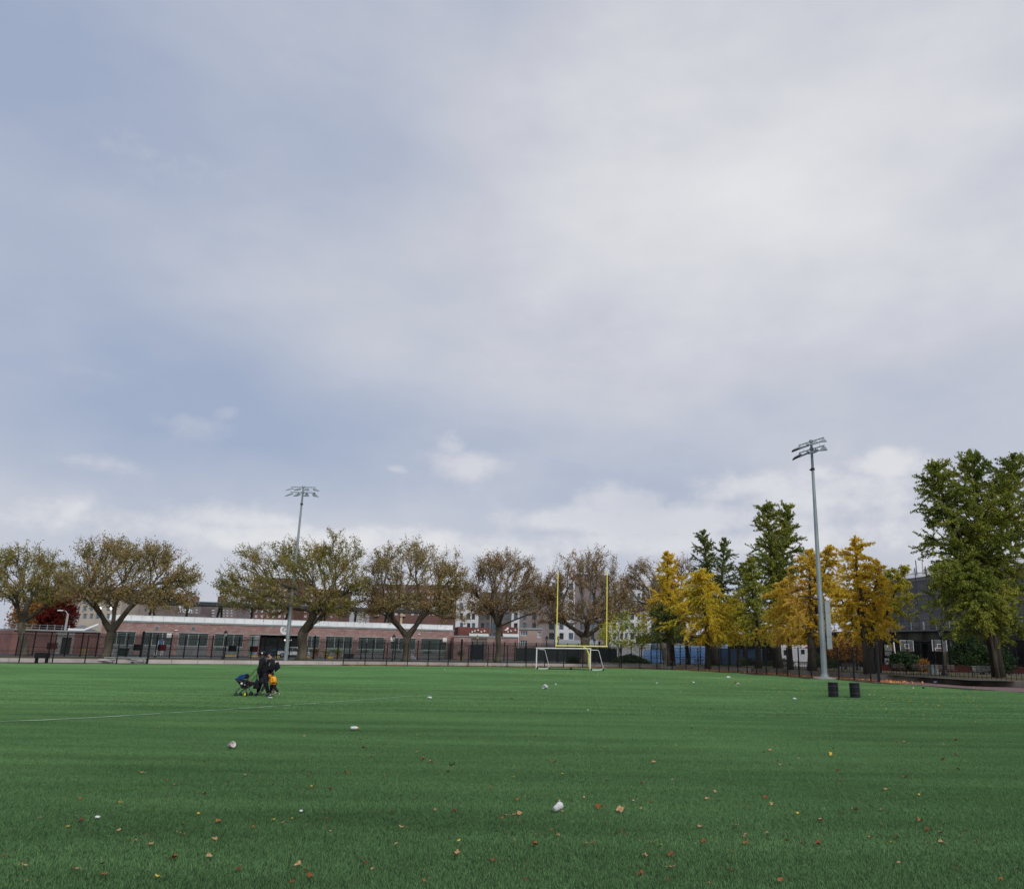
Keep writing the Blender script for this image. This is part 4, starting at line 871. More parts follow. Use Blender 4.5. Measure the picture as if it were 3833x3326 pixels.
def ginkgo(label, base, leaders, Y, lm, seed, rb=.35, z=TZ, dens=1.0, leaf=.135, group='ginkgo trees turning yellow', droop=.25, up=.5, fork=None, tm=None, shoots=8, name='ginkgo_tree', ymin=2408, gappy=.15, per=44):
    """leaders: list of (x_top, y_top, x_low, y_low, profile) ; profile = [(t, half_width_px)...] t=0 bottom .. 1 top"""
    r = np.random.default_rng(seed); p = at(*base, Y); p.z = z; rt = empty(name, p, 0, label, 'tree', group); o = np.array(p)
    seg0, seg1, ra, rb_ = [], [], [], []; LP = []; s = 1.03*Y/FPX
    def add(a, b, x, y): seg0.append(a); seg1.append(b); ra.append(x); rb_.append(y)
    f = None
    trunk = MB(); 
    for li, (xt, yt, xl, yl, prof, dy) in enumerate(leaders):
        top = np.array(at(xt, yt, Y+dy)); lo = np.array(at(xl, yl, Y+dy)); b0 = np.array(p)
        k = 7; path = [b0 + (lo-b0)*t + np.array([0, 0, 0]) for t in (0, .5, 1)] + [lo+(top-lo)*t + r.normal(size=3)*np.array([.16, .16, 0])*(1-t) for t in np.linspace(0, 1, k)[1:]]
        rl = rb*(1 if li == 0 else .7); rads = [rl*1.4, rl, rl*.9]+[rl*.85*(1-t)+.02 for t in np.linspace(0, 1, k)[1:]]
        trunk.path([Vector(q-o) for q in path], rads, n=9)
        Lz = top[2]-lo[2]; npr = int(Lz*3.4*dens)+6
        pt = np.array(path[2:]); ts = np.linspace(0, 1, len(pt))
        for i in range(npr):
            t = (i+r.random())/npr; c = np.array([np.interp(t, ts, pt[:, q]) for q in range(3)])
            rw = np.interp(t, [q[0] for q in prof], [q[1] for q in prof])*s*(.72+.55*r.random())
            if r.random() < gappy: rw *= .4
            th = i*2.4 + r.random()*.9; d = np.array([math.cos(th), math.sin(th)*.9, 0]); rise = up*(.4+t)*(.6+.7*r.random()); m = 6; q0 = c - np.array([0, 0, rise*rw*.3]); pts = []
            for j in range(m+1):
                v = j/m; pts.append(c + d*rw*v + np.array([0, 0, rise*rw*v - droop*rw*v*v*(1.6-t)]) + r.normal(size=3)*.07*rw*v*.6)
            for j in range(m): R0 = max(.012, rl*.28*(1-t*.6)*(1-j/m)); add(pts[j], pts[j+1], R0, R0*.8)
            for j in range(1, m+1):
                if j >= 2: 
                    nn = int(per*.5*dens); w_ = r.random((nn, 1)); LP.append(pts[j-1]*(1-w_)+pts[j]*w_ + r.normal(size=(nn, 3))*.10)
                for _ in range(max(1, int(shoots*.35*dens))):
                    a = pts[j-1]+(pts[j]-pts[j-1])*r.random(); ln = (.35+.85*r.random())*min(1.8, .35+rw*.36)
                    e_ = d*(.5+.5*r.random()) + r.normal(size=3)*.55; e_[2] += up*.6*t - droop*1.0*(1-t); e_ /= np.linalg.norm(e_); mid = a+e_*ln*.55; end = mid + (e_+np.array([0, 0, -droop*.9+up*.5*t]))*ln*.5
                    add(a, mid, .02, .014); add(mid, end, .014, .008)
                    nn = int(per*ln*1.15)+5; w_ = r.random((nn, 1)); LP.append(np.where(w_ < .5, a+(mid-a)*w_*2, mid+(end-mid)*(w_-.5)*2)+r.normal(size=(nn, 3))*.062)
    link('trunk', trunk.mesh('trunk'), tm or B_GINK, rt, smooth=True)
    seg0, seg1, ra, rb_ = (np.array(q) for q in (seg0, seg1, ra, rb_)); kp = seg1[:, 2] > at(base[0], ymin+4, Y).z; seg0, seg1, ra, rb_ = seg0[kp], seg1[kp], ra[kp], rb_[kp]
    link('branches', tubes((np.array(seg0)-o, np.array(seg1)-o, np.array(ra), np.array(rb_)), 'branches'), B_DARK, rt)
    LP = np.vstack(LP); LP = LP[LP[:, 2] > at(base[0], ymin, Y).z + r.normal(size=len(LP))*.25]; link('crown', leaf_mesh(LP-o, leaf, 'crown', seed=seed), lm, rt); return rt
RND = [(0, 55), (.15, 92), (.4, 100), (.7, 72), (.9, 34), (1, 8)]
def pr(l, k=1.): return [(a, b*k) for a, b in l]
ginkgo('narrow bright yellow ginkgo with a pointed top, first one right of the goal', (2516, 2482), [(2497, 2068, 2512, 2350, [(0, 72), (.3, 74), (.55, 58), (.8, 34), (1, 6)], 0)], 118, L_GOLD, 31, .38, shoots=9)
ginkgo('low green leaved ginkgo sprouting under the narrow yellow one', (2502, 2484), [(2480, 2275, 2500, 2400, [(0, 40), (.4, 62), (.8, 40), (1, 12)], 0)], 113, L_GRN, 32, .2, shoots=9)
ginkgo('broad round golden ginkgo with drooping branch tips, second from the goal', (2650, 2500), [(2625, 2138, 2648, 2405, [(0, 120), (.2, 138), (.45, 132), (.7, 90), (.9, 45), (1, 10)], 0)], 112, L_YEL, 33, .34, z=.2, droop=.55, up=.35, shoots=10, dens=1.15)
ginkgo('dark green ginkgo with two spires behind the golden ones', (2678, 2482), [(2633, 1990, 2668, 2330, [(0, 60), (.4, 55), (.75, 42), (1, 8)], 1), (2712, 2020, 2690, 2330, [(0, 95), (.35, 88), (.7, 48), (1, 8)], 2)], 134, L_GRN, 34, .6, tm=B_DARK, shoots=8, up=.8)
ginkgo('green ginkgo filling the dip right of the two spires', (2790, 2480), [(2780, 2110, 2785, 2350, [(0, 60), (.4, 66), (.8, 36), (1, 8)], 0)], 136, L_GRN, 35, .3, up=.6)
ginkgo('yellow green ginkgo with low branches over the blue wall', (2765, 2488), [(2750, 2245, 2765, 2410, [(0, 90), (.4, 105), (.8, 60), (1, 12)], 0)], 116, L_YG, 36, .25, droop=.6, up=.3, shoots=9)
ginkgo('tall green ginkgo, tallest of the row, left of the right flood light pole', (2912, 2490), [(2868, 1890, 2905, 2330, [(0, 75), (.3, 80), (.6, 62), (.85, 38), (1, 10)], 0), (2950, 1900, 2915, 2250, [(0, 70), (.4, 60), (.75, 42), (1, 12)], 1)], 112, L_GRNB, 37, .5, tm=B_DARK, up=.85, shoots=9, dens=1.1)
ginkgo('slim orange topped ginkgo half hidden left of the tallest green ginkgo', (2838, 2485), [(2805, 2092, 2838, 2405, [(0, 85), (.3, 85), (.6, 55), (.85, 26), (1, 8)], 0)], 106, L_YG, 38, .36, tm=B_DARK, droop=.4)
ginkgo('golden orange ginkgo behind the right flood light pole with thinning tips', (3040, 2502), [(3030, 2058, 3035, 2400, [(0, 110), (.3, 122), (.6, 78), (.85, 38), (1, 10)], 0), (3108, 2045, 3050, 2300, [(0, 90), (.4, 75), (.75, 46), (1, 12)], 0)], 92, L_YELO, 39, .42, droop=.5, up=.45, shoots=9, gappy=.25)
ginkgo('small golden ginkgo with drooping foliage left of the right flood light pole', (2960, 2492), [(2935, 2170, 2955, 2405, [(0, 100), (.4, 108), (.8, 52), (1, 12)], 0)], 98, L_YELO, 40, .3, droop=.6, up=.3, shoots=9)
ginkgo('brightest yellow ginkgo right of the right light pole, with several thick stems', (3255, 2512), [(3195, 2015, 3235, 2350, [(0, 110), (.3, 104), (.6, 70), (.85, 50), (1, 12)], 0), (3290, 2100, 3262, 2330, [(0, 95), (.4, 90), (.75, 60), (1, 15)], .5), (3130, 2210, 3240, 2400, [(0, 30), (.4, 55), (.8, 50), (1, 20)], 0)], 80, L_GOLD, 41, .42, droop=.4, up=.4, shoots=8, dens=1.0, gappy=.25, leaf=.14)
ginkgo('yellow green ginkgo leaning out behind the brightest yellow one toward the netted building', (3285, 2512), [(3385, 2120, 3300, 2330, [(0, 40), (.4, 75), (.8, 60), (1, 20)], 0)], 86, L_YG, 42, .3, droop=.4, up=.4, leaf=.15)
ginkgo('huge green ginkgo at the right edge, nearest and tallest tree', (3738, 2518), [(3640, 1705, 3690, 2270, [(0, 150), (.2, 200), (.45, 195), (.6, 150), (.8, 85), (1, 16)], 0), (3490, 1740, 3650, 2180, [(0, 120), (.4, 110), (.75, 75), (1, 15)], -1), (3800, 1720, 3710, 2200, [(0, 160), (.4, 160), (.8, 90), (1, 20)], 1)], 72, L_GRNB, 43, .42, tm=B_DARK, up=.7, droop=.2, shoots=9, dens=1.05, leaf=.135, per=38)
ginkgo('low spreading green ginkgo foliage hanging in front of the viaduct at the right', (3735, 2520), [(3520, 2110, 3700, 2335, [(0, 150), (.4, 145), (.8, 80), (1, 20)], 0), (3640, 2120, 3715, 2330, [(0, 120), (.4, 120), (1, 30)], 0)], 68, L_GRNB, 44, .12, up=.35, droop=.45, shoots=9, leaf=.14)
plane_tree('thin young tree with sparse yellow green leaves and a pale slim trunk near the goal', (2318, 2497), (2318, 2430), (2235, 2270, 2440, 2450), 119, .11, 51, leafmat('young_tree_leaves', [(.1, (.10, .15, .03)), (.5, (.22, .24, .03)), (1., (.42, .36, .04))], .35), 420, 3600, z=.1, group='small trees', leaf=.2, name='young_tree', sig=.25, bf=.3, tip=.012)
plane_tree('deep crimson tree behind the outbuilding at the far left', (215, 2445), (212, 2380), (150, 2220, 288, 2390), 158, .25, 52, L_RED, 420, 9000, group='small trees', leaf=.32, name='red_maple', sig=.4, tm=B_DARK)
plane_tree('russet orange tree at the far left edge behind the roof rail', (130, 2445), (130, 2390), (40, 2215, 205, 2420), 162, .25, 53, L_ORG, 420, 8000, group='small trees', leaf=.34, name='russet_tree', sig=.45, tm=B_DARK)
plane_tree('rusty brown small tree under the ginkgos right of the right light pole', (3165, 2490), (3165, 2450), (3095, 2368, 3250, 2480), 110, .18, 54, L_ORG, 350, 4500, group='small trees', leaf=.2, name='rusty_tree', sig=.3, tm=B_DARK)
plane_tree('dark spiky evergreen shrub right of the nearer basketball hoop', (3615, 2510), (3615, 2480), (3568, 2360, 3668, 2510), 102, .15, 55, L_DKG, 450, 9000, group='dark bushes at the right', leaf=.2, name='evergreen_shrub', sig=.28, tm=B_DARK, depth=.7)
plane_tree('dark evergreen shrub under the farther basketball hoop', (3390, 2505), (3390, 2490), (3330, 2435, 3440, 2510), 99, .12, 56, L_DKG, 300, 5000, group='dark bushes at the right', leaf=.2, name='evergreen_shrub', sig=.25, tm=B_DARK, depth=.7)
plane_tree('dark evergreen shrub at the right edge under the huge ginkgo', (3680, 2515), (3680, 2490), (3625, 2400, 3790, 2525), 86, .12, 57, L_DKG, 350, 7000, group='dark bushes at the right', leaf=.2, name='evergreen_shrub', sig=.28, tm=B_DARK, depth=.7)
# low hedges: one rounded mass of leaves each
def hedge(x0, y0, x1, y1, Y, label, lm, n, seed, cat='hedge', leaf=.16):
    r = np.random.default_rng(seed); a = at(x0, y1, Y); b = at(x1, y1, Y); h = at((x0+x1)/2, y0, Y).z-TZ; Lx = b.x-a.x
    rt = empty('hedge', (a.x, Y, TZ), 0, label, cat); u = r.random(n); v = r.random(n)**.4; th = r.random(n)*math.pi
    top = h*(.75+.25*np.sin(u*7+seed))*np.minimum(1, np.minimum(u, 1-u)*8+.15); P = np.stack([u*Lx, -np.cos(th)*1.0*v, .08+np.sin(th)*top*v], 1)+r.normal(size=(n, 3))*.05
    link('foliage', leaf_mesh(P, leaf, 'foliage', seed=seed), lm, rt)
    b_ = MB()
    for k in range(int(Lx/1.2)+2): x = min(Lx-.2, .3+k*1.2); b_.tube((x, 0, 0), (x+.1, 0, h*.55), .04, .02, n=4)
    tag(b_.build('stems', B_DARK, rt), kind='stuff')
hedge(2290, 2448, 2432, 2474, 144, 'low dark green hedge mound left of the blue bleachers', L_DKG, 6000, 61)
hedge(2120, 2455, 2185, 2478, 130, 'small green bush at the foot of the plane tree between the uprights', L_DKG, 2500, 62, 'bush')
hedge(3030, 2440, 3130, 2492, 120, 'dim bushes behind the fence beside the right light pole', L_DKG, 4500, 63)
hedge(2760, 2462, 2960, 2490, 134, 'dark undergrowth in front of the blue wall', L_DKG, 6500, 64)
# ------------------------------------------------------------------ grass blades of the artificial turf (near part only)
def blade_field(name, label, size, n, bw, bh, y0, y1, edge, seed):
    r = np.random.default_rng(seed); b = (r.random((n, 2))-.5)*size; hgt = bh*(.7+.5*r.random(n)); th = r.random(n)*2*np.pi; ln = r.normal(size=(n, 2))*bh*.42
    V = np.zeros((n, 3, 3), np.float32); V[:, 0, 0] = b[:, 0]-np.cos(th)*bw; V[:, 0, 1] = b[:, 1]-np.sin(th)*bw; V[:, 1, 0] = b[:, 0]+np.cos(th)*bw; V[:, 1, 1] = b[:, 1]+np.sin(th)*bw
    V[:, 2, :2] = b+ln; V[:, 2, 2] = hgt
    me = bpy.data.meshes.new(name); me.vertices.add(n*3); me.vertices.foreach_set('co', V.ravel()); me.loops.add(n*3); me.loops.foreach_set('vertex_index', np.arange(n*3, dtype=np.int32))
    me.polygons.add(n); me.polygons.foreach_set('loop_start', np.arange(0, n*3, 3, dtype=np.int32)); me.polygons.foreach_set('loop_total', np.full(n, 3, np.int32)); me.update(calc_edges=True)
    # centres of the patches, inside the turf edge
    pts = []
    for j in range(int((y1-y0)/size)):
        y = y0+size*(j+.5)
        for i in range(-int(130/size), int(60/size)):
            x = size*(i+.5)
            if not (-y*.82-size-1 < x < y*.60+size+1): continue
            if edge and (y+size*.5 > np.interp(x, EX, EY)-.3 or y+size*.5 > np.interp(x+size*.5, EX, EY)-.3 or y+size*.5 > np.interp(x-size*.5, EX, EY)-.3): continue
            pts.append((x, y, 0))
    pm = bpy.data.meshes.new(name); pm.from_pydata(pts, [], [])
    g = bpy.data.node_groups.new(name, 'GeometryNodeTree'); g.interface.new_socket('Geometry', in_out='INPUT', socket_type='NodeSocketGeometry'); g.interface.new_socket('Geometry', in_out='OUTPUT', socket_type='NodeSocketGeometry')
    gi = g.nodes.new('NodeGroupInput'); go = g.nodes.new('NodeGroupOutput')
    # the mesh holds the patch (first vertices, with faces) and the loose patch centres
    allv = np.concatenate([V.reshape(-1, 3), np.array(pts, np.float32)]); m2 = bpy.data.meshes.new(name); m2.vertices.add(len(allv)); m2.vertices.foreach_set('co', allv.ravel()); m2.loops.add(n*3); m2.loops.foreach_set('vertex_index', np.arange(n*3, dtype=np.int32))
    m2.polygons.add(n); m2.polygons.foreach_set('loop_start', np.arange(0, n*3, 3, dtype=np.int32)); m2.polygons.foreach_set('loop_total', np.full(n, 3, np.int32)); m2.update(calc_edges=True)
    ix = g.nodes.new('GeometryNodeInputIndex'); cp = g.nodes.new('ShaderNodeMath'); cp.operation = 'LESS_THAN'; g.links.new(ix.outputs[0], cp.inputs[0]); cp.inputs[1].default_value = n*3-.5
    inv = g.nodes.new('ShaderNodeMath'); inv.operation = 'SUBTRACT'; inv.inputs[0].default_value = 1; g.links.new(cp.outputs[0], inv.inputs[1])
    d1 = g.nodes.new('GeometryNodeDeleteGeometry'); g.links.new(gi.outputs[0], d1.inputs[0]); g.links.new(cp.outputs[0], d1.inputs['Selection'])      # leaves the centres
    d2 = g.nodes.new('GeometryNodeDeleteGeometry'); g.links.new(gi.outputs[0], d2.inputs[0]); g.links.new(inv.outputs[0], d2.inputs['Selection'])     # leaves the patch
    ip = g.nodes.new('GeometryNodeInstanceOnPoints'); g.links.new(d1.outputs[0], ip.inputs['Points']); g.links.new(d2.outputs[0], ip.inputs['Instance'])
    rv = g.nodes.new('FunctionNodeRandomValue'); rv.data_type = 'INT'
    [q for q in rv.inputs if q.name == 'Min' and q.type == 'INT'][0].default_value = 0; [q for q in rv.inputs if q.name == 'Max' and q.type == 'INT'][0].default_value = 3
    k = g.nodes.new('ShaderNodeMath'); k.operation = 'MULTIPLY'; g.links.new([q for q in rv.outputs if q.type == 'INT'][0], k.inputs[0]); k.inputs[1].default_value = math.pi/2
    cx = g.nodes.new('ShaderNodeCombineXYZ'); g.links.new(k.outputs[0], cx.inputs[2]); g.links.new(cx.outputs[0], ip.inputs['Rotation']); g.links.new(ip.outputs[0], go.inputs[0])
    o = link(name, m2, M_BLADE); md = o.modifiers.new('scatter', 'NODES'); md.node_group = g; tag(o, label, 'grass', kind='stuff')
_c = [p for p in fence_curve(-.7)]; _i = max(range(len(_c)), key=lambda i: _c[i].y)
EX = [p.x for p in _c[:_i+1]]; EY = [p.y for p in _c[:_i+1]]
for p in _c[_i+1:]:
    if p.x > EX[-1]: EX.append(p.x); EY.append(p.y)
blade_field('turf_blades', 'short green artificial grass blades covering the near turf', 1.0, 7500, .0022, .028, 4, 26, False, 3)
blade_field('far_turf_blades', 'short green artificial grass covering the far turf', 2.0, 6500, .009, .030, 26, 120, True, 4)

# ------------------------------------------------------------------ people
def skin(name, chains, m, parent, sub=2, smooth=True):
    """chains: list of (points, radii or (rx, ry)); shared points (same key) are welded"""
    V = []; Rr = []; E_ = []; roots = []; key = {}
    for pts, rad in chains:
        prev = None
        for i, (p, r_) in enumerate(zip(pts, rad)):
            k = tuple(round(c, 4) for c in p)
            if k in key: idx = key[k]
            else:
                idx = len(V); V.append(tuple(p)); Rr.append(r_ if isinstance(r_, tuple) else (r_, r_)); key[k] = idx
                if prev is None: roots.append(idx)
            if prev is not None and prev != idx: E_.append((prev, idx))
            prev = idx
    me = bpy.data.meshes.new(name); me.from_pydata(V, E_, []); o = bpy.data.objects.new(name, me); COL.objects.link(o); me.materials.append(m)
    if parent: o.parent = parent
    md = o.modifiers.new('skin', 'SKIN'); md.use_smooth_shade = smooth
    if not me.skin_vertices: 
        pass
    lay = me.skin_vertices[0].data if me.skin_vertices else None
    if lay is None: return o
    for i, r_ in enumerate(Rr): lay[i].radius = r_
    for i in range(len(V)): lay[i].use_root = i in roots
    s = o.modifiers.new('sub', 'SUBSURF'); s.levels = sub; s.render_levels = sub; return o
def ppx(x, y): return 860+x/7.468, 2400+y/7.468
M_CLOTHK = mat('black_cloth', (.010, .011, .015), .85, .4, 8); M_CLOTHN = mat('navy_black_cloth', (.012, .014, .022), .85, .4, 6)
M_SKB = mat('brown_skin', (.16, .075, .045), .55, .1); M_SKL = mat('light_skin', (.50, .29, .20), .55, .1); M_HAIR = mat('black_hair', (.008, .007, .007), .6, .3)
M_ORNG = mat('orange_yellow_puffer', (.82, .36, .015), .5, .1, 6); M_GREYC = mat('grey_brown_leggings', (.13, .105, .09), .9, .2); M_BLUESH = mat('blue_shoe', (.02, .10, .20), .5, .2); M_SOLE = mat('cream_sole', (.62, .58, .50), .7, .1)
M_BOOT = mat('tan_boot', (.13, .085, .06), .8, .2); M_REFL = mat('grey_piping', (.35, .33, .32), .5, .1)
def person(label, Y, J, cloth, root_xy, s=1.0, lean=0):
    base = at(*ppx(*root_xy), Y); base.z = 0
    rt = empty('person', base, 0, label, 'person'); o = Vector((base.x, base.y, 0))
    def q(j): x, y, dy = J[j]; v = at(*ppx(x, y), Y+dy) - o; return v
    P = {k: q(k) for k in J}
    for a in ('toeN', 'toeF', 'ankleN', 'ankleF'):
        if a.startswith('toe'): P[a].z = max(.03, P[a].z)
    hand = lambda w_, h_: []
    ch = []
    ch.append(([P['pelvis'], P['waist'], P['chest'], P['neck'], P['head'], P['crown']], [.10*s, .09*s, .105*s, .052*s, .085*s, .07*s]))
    for S in 'NF':
        hd = P['hand'+S]; wr = P['wrist'+S]; d = (hd-wr).normalized()
        ch.append(([P['chest'], P['shoulder'+S], P['elbow'+S], wr, wr+d*.04*s, hd], [.105*s, .05*s, .04*s, .027*s, (.036*s, .02*s), (.04*s, .02*s)]))
        ch.append(([P['pelvis'], P['hip'+S], P['knee'+S], P['ankle'+S], P['toe'+S]], [.10*s, .075*s, .055*s, .04*s, .035*s]))
        side = d.cross(Vector((0, 0, 1)));  side = side.normalized() if side.length > .2 else Vector((0, 1, 0))
        for k, (off, ln) in enumerate(((-.028, .055), (-.010, .068), (.008, .064), (.025, .05))):
            a = hd+side*off*s; ch.append(([a-d*.01*s, a+d*ln*.55*s, a+d*ln*.75*s+Vector((-.02*s, 0, -.012*s))], [.0105*s, .0095*s, .008*s]))
        a = wr+d*.03*s; ch.append(([a, a+(side*-1+d*.8).normalized()*.045*s, a+(side*-.7+d*1.4).normalized()*.075*s], [.012*s, .011*s, .009*s]))
    body = skin('body', ch, cloth['skin'], rt)
    # face: nose, eyes, ear, mouth
    hd = P['head']; f = Vector((-1, -.15, 0)).normalized() if 'face' not in cloth else cloth['face']
    sd_ = Vector((f.y, -f.x, 0))
    b = MB(); b.lathe(hd+f*.082*s, [(.001, .03*s), (.016*s, .008*s), (.02*s, -.02*s)], 6, f); b.build('nose', cloth['skin'], rt)
    for k in (-1, 1):
        b = MB(); b.lathe(hd+f*.078*s+sd_*k*.032*s+Vector((0, 0, .022*s)), [(.012*s, -.01), (.01*s, .004), (.001, .008)], 8, f); b.build('eye', M_HAIR, rt)
        b = MB(); b.lathe(hd+sd_*k*.078*s-f*.01, [(.024*s, -.008), (.026*s, .004), (.001, .01)], 8, sd_*k); b.build('ear', cloth['skin'], rt)
    b = MB(); c = hd+f*.082*s+Vector((0, 0, -.045*s)); b.tube(c-sd_*.022*s, c+sd_*.022*s, .006*s, n=5); b.build('mouth', mat('lip', (.15, .05, .045), .6), rt)
    return rt, P
def trousers(rt, P, m, s=1., r=(.165, .115, .085, .068)):
    ch = []
    for S in 'NF':
        a = P['knee'+S]; k = P['ankle'+S]; ch.append(([P['pelvis'], P['hip'+S], P['hip'+S].lerp(a, .5), a, a.lerp(k, .55), k+Vector((0, 0, .02))], [r[0]*s, r[1]*s, r[1]*s*.93, r[2]*s, r[3]*s*1.08, r[3]*s]))
    skin('trousers', ch, m, rt)
def shoes(rt, P, m, sm, s=1., h=.045):
    for S in 'NF':
        a = P['ankle'+S]; t = P['toe'+S]; d = (t-a); d.normalize(); heel = a.lerp(t, -.15); heel.z = max(.045*s, min(heel.z, t.z+.09*s)) if t.z < .2 else heel.z
        o = skin('shoe', [([heel, a.lerp(t, .4)-Vector((0, 0, .01)), t], [(.045*s, .045*s), (.048*s, .043*s), (.035*s, .028*s)])], m, rt)
        n_ = Vector((0, 0, -1)) if abs(d.z) < .75 else Vector((.8, 0, -.4)); n_ = (n_ - d*n_.dot(d)).normalized()
        skin('sole', [([heel+n_*.030*s, a.lerp(t, .4)+n_*.040*s, t+n_*.024*s+d*.015], [(.040*s, .018*s), (.043*s, .018*s), (.036*s, .016*s)])], sm, rt)
def top_wear(rt, P, m, s=1., tr=(.16, .165, .185, .11), ar=(.09, .072, .058), name='jacket', sleeves='NF', hood=None):
    low = P['pelvis']+Vector((0, 0, -.12*s))
    ch = [([low, P['waist'], P['chest'], P['neck']-Vector((0, 0, .02))], [tr[0]*s, tr[1]*s, tr[2]*s, tr[3]*s])]
    for S in sleeves: ch.append(([P['chest'], P['shoulder'+S], P['shoulder'+S].lerp(P['elbow'+S], .55), P['elbow'+S], P['wrist'+S]], [tr[2]*s, ar[0]*s, ar[1]*s*1.08, ar[1]*s, ar[2]*s]))
    return skin(name, ch, m, rt)
YM = 33.0
JM = dict(pelvis=(950, 870, 0), waist=(940, 760, 0), chest=(925, 590, 0), neck=(905, 450, 0), head=(908, 362, 0), crown=(925, 300, 0),
          shoulderN=(925, 520, -.17), elbowN=(845, 720, -.24), wristN=(785, 895, -.2), handN=(768, 945, -.2), shoulderF=(900, 520, .17), elbowF=(850, 700, .24), wristF=(785, 790, .17), handF=(755, 785, .15),
          hipN=(965, 930, -.09), kneeN=(1020, 1200, -.1), ankleN=(1075, 1455, -.1), toeN=(985, 1520, -.1), hipF=(925, 930, .09), kneeF=(850, 1195, .1), ankleF=(772, 1445, .1), toeF=(695, 1505, .1))
rt, P = person('person in black jacket and dark cap with a white badge pushing the stroller', YM, JM, dict(skin=M_SKB), (900, 1540))
trousers(rt, P, M_CLOTHN, 1.); top_wear(rt, P, M_CLOTHK, 1., tr=(.165, .17, .175, .10)); shoes(rt, P, M_BLUESH, M_CLOTHK)
b = MB(); b.lathe(P['head']+Vector((.012, 0, .015)), [(.112, -.01), (.116, .03), (.108, .08), (.07, .125), (.001, .138)], 16); b.build('cap', M_HAIR, rt, smooth=True)
b = MB(); h = P['head']+Vector((-.10, 0, .03)); b.add([h+Vector((.02, -.07, 0)), h+Vector((.02, .07, 0)), h+Vector((-.08, .05, -.01)), h+Vector((-.08, -.05, -.01)), h+Vector((.02, -.07, .012)), h+Vector((.02, .07, .012)), h+Vector((-.08, .05, .002)), h+Vector((-.08, -.05, .002))], [(0, 1, 2, 3), (4, 7, 6, 5), (0, 4, 5, 1), (1, 5, 6, 2), (2, 6, 7, 3), (3, 7, 4, 0)]); b.build('cap_visor', mat('dark_red_visor', (.08, .01, .012), .7), rt)
b = MB(); b.lathe(P['head']+Vector((.03, -.112, .055)), [(.032, -.004), (.03, .006), (.001, .008)], 10, (0, -1, 0)); b.build('cap_badge', M_WHITE, rt)
skin('beard', [([P['head']+Vector((-.05, 0, -.055)), P['head']+Vector((-.02, 0, -.085))], [.068, .06])], M_HAIR, rt)
skin('hood_collar', [([P['neck']+Vector((.02, 0, .02)), P['neck']+Vector((.05, 0, -.06))], [.10, .13])], M_CLOTHK, rt)
YW = 33.65
JW = dict(pelvis=(1115, 900, 0), waist=(1120, 780, 0), chest=(1130, 620, 0), neck=(1140, 480, 0), head=(1122, 398, 0), crown=(1145, 345, 0),
          shoulderN=(1140, 540, -.15), elbowN=(1120, 700, -.2), wristN=(1090, 840, -.25), handN=(1085, 890, -.3), shoulderF=(1120, 540, .15), elbowF=(1080, 700, .2), wristF=(1050, 800, .2), handF=(1040, 840, .2),
          hipN=(1120, 950, -.08), kneeN=(1175, 1200, -.08), ankleN=(1262, 1405, -.08), toeN=(1180, 1462, -.08), hipF=(1095, 950, .08), kneeF=(985, 1200, .08), ankleF=(885, 1405, .08), toeF=(822, 1462, .08))
rt, P = person('person with short dark hair and grey leggings walking behind with bags', YW, JW, dict(skin=M_SKL), (1120, 1520), .95)
trousers(rt, P, M_GREYC, .95, (.14, .10, .07, .058)); top_wear(rt, P, M_CLOTHK, .95, tr=(.17, .16, .17, .10)); shoes(rt, P, M_BOOT, M_SOLE, 1.)
skin('hair', [([P['head']+Vector((.035, 0, .02)), P['crown']+Vector((.02, 0, .01)), P['head']+Vector((.09, 0, -.01))], [.105, .095, .07])], M_HAIR, rt)
skin('collar', [([P['neck']+Vector((.03, 0, .04)), P['neck']+Vector((.07, 0, -.07))], [.085, .13])], mat('grey_fleece', (.10, .09, .095), .95, .2), rt)
YC = 32.62
JC = dict(pelvis=(1212, 1190, 0), waist=(1215, 1130, 0), chest=(1218, 1040, 0), neck=(1205, 965, 0), head=(1190, 900, 0), crown=(1195, 862, 0),
          shoulderN=(1215, 1000, -.09), elbowN=(1250, 1080, -.13), wristN=(1235, 1150, -.13), handN=(1222, 1178, -.13), shoulderF=(1190, 1000, .09), elbowF=(1150, 975, .15), wristF=(1105, 950, .25), handF=(1092, 915, .3),
          hipN=(1222, 1210, -.05), kneeN=(1285, 1330, -.05), ankleN=(1365, 1415, -.05), toeN=(1358, 1490, -.05), hipF=(1195, 1210, .05), kneeF=(1150, 1340, .05), ankleF=(1135, 1465, .05), toeF=(1085, 1505, .05))
rt, P = person('child in orange yellow puffer jacket and black trousers with one foot kicked back', YC, JC, dict(skin=M_SKB), (1210, 1540), .62)
trousers(rt, P, M_CLOTHK, .62); shoes(rt, P, M_CLOTHK, M_WHITE, .72)
# puffer in quilted rolls
for i, t in enumerate((-.02, .22, .46, .70)):
    c = P['pelvis'].lerp(P['neck'], t+.08); d = (P['neck']-P['pelvis']).normalized(); r_ = (.135, .142, .138, .118)[i]
    b = MB(); b.lathe(c, [(r_*.80, -.045), (r_*.97, -.032), (r_, 0), (r_*.97, .032), (r_*.80, .045)], 16, d); b.build('quilted_roll', M_ORNG, rt, smooth=True)
for S in 'NF': skin('puffer_sleeve', [([P['shoulder'+S], P['shoulder'+S].lerp(P['elbow'+S], .5), P['elbow'+S], P['elbow'+S].lerp(P['wrist'+S], .6), P['wrist'+S]], [.068, .078, .062, .072, .05])], M_ORNG, rt)
b = MB(); z = P['chest']; b.tube(P['pelvis']+Vector((-.06, -.135, 0)), P['neck']+Vector((-.05, -.10, -.04)), .012); b.build('zip', M_CLOTHK, rt)
skin('hair', [([P['head']+Vector((.015, 0, .015)), P['crown']+Vector((.01, 0, .0)), P['head']+Vector((.05, 0, -.06))], [.088, .078, .07])], M_HAIR, rt)
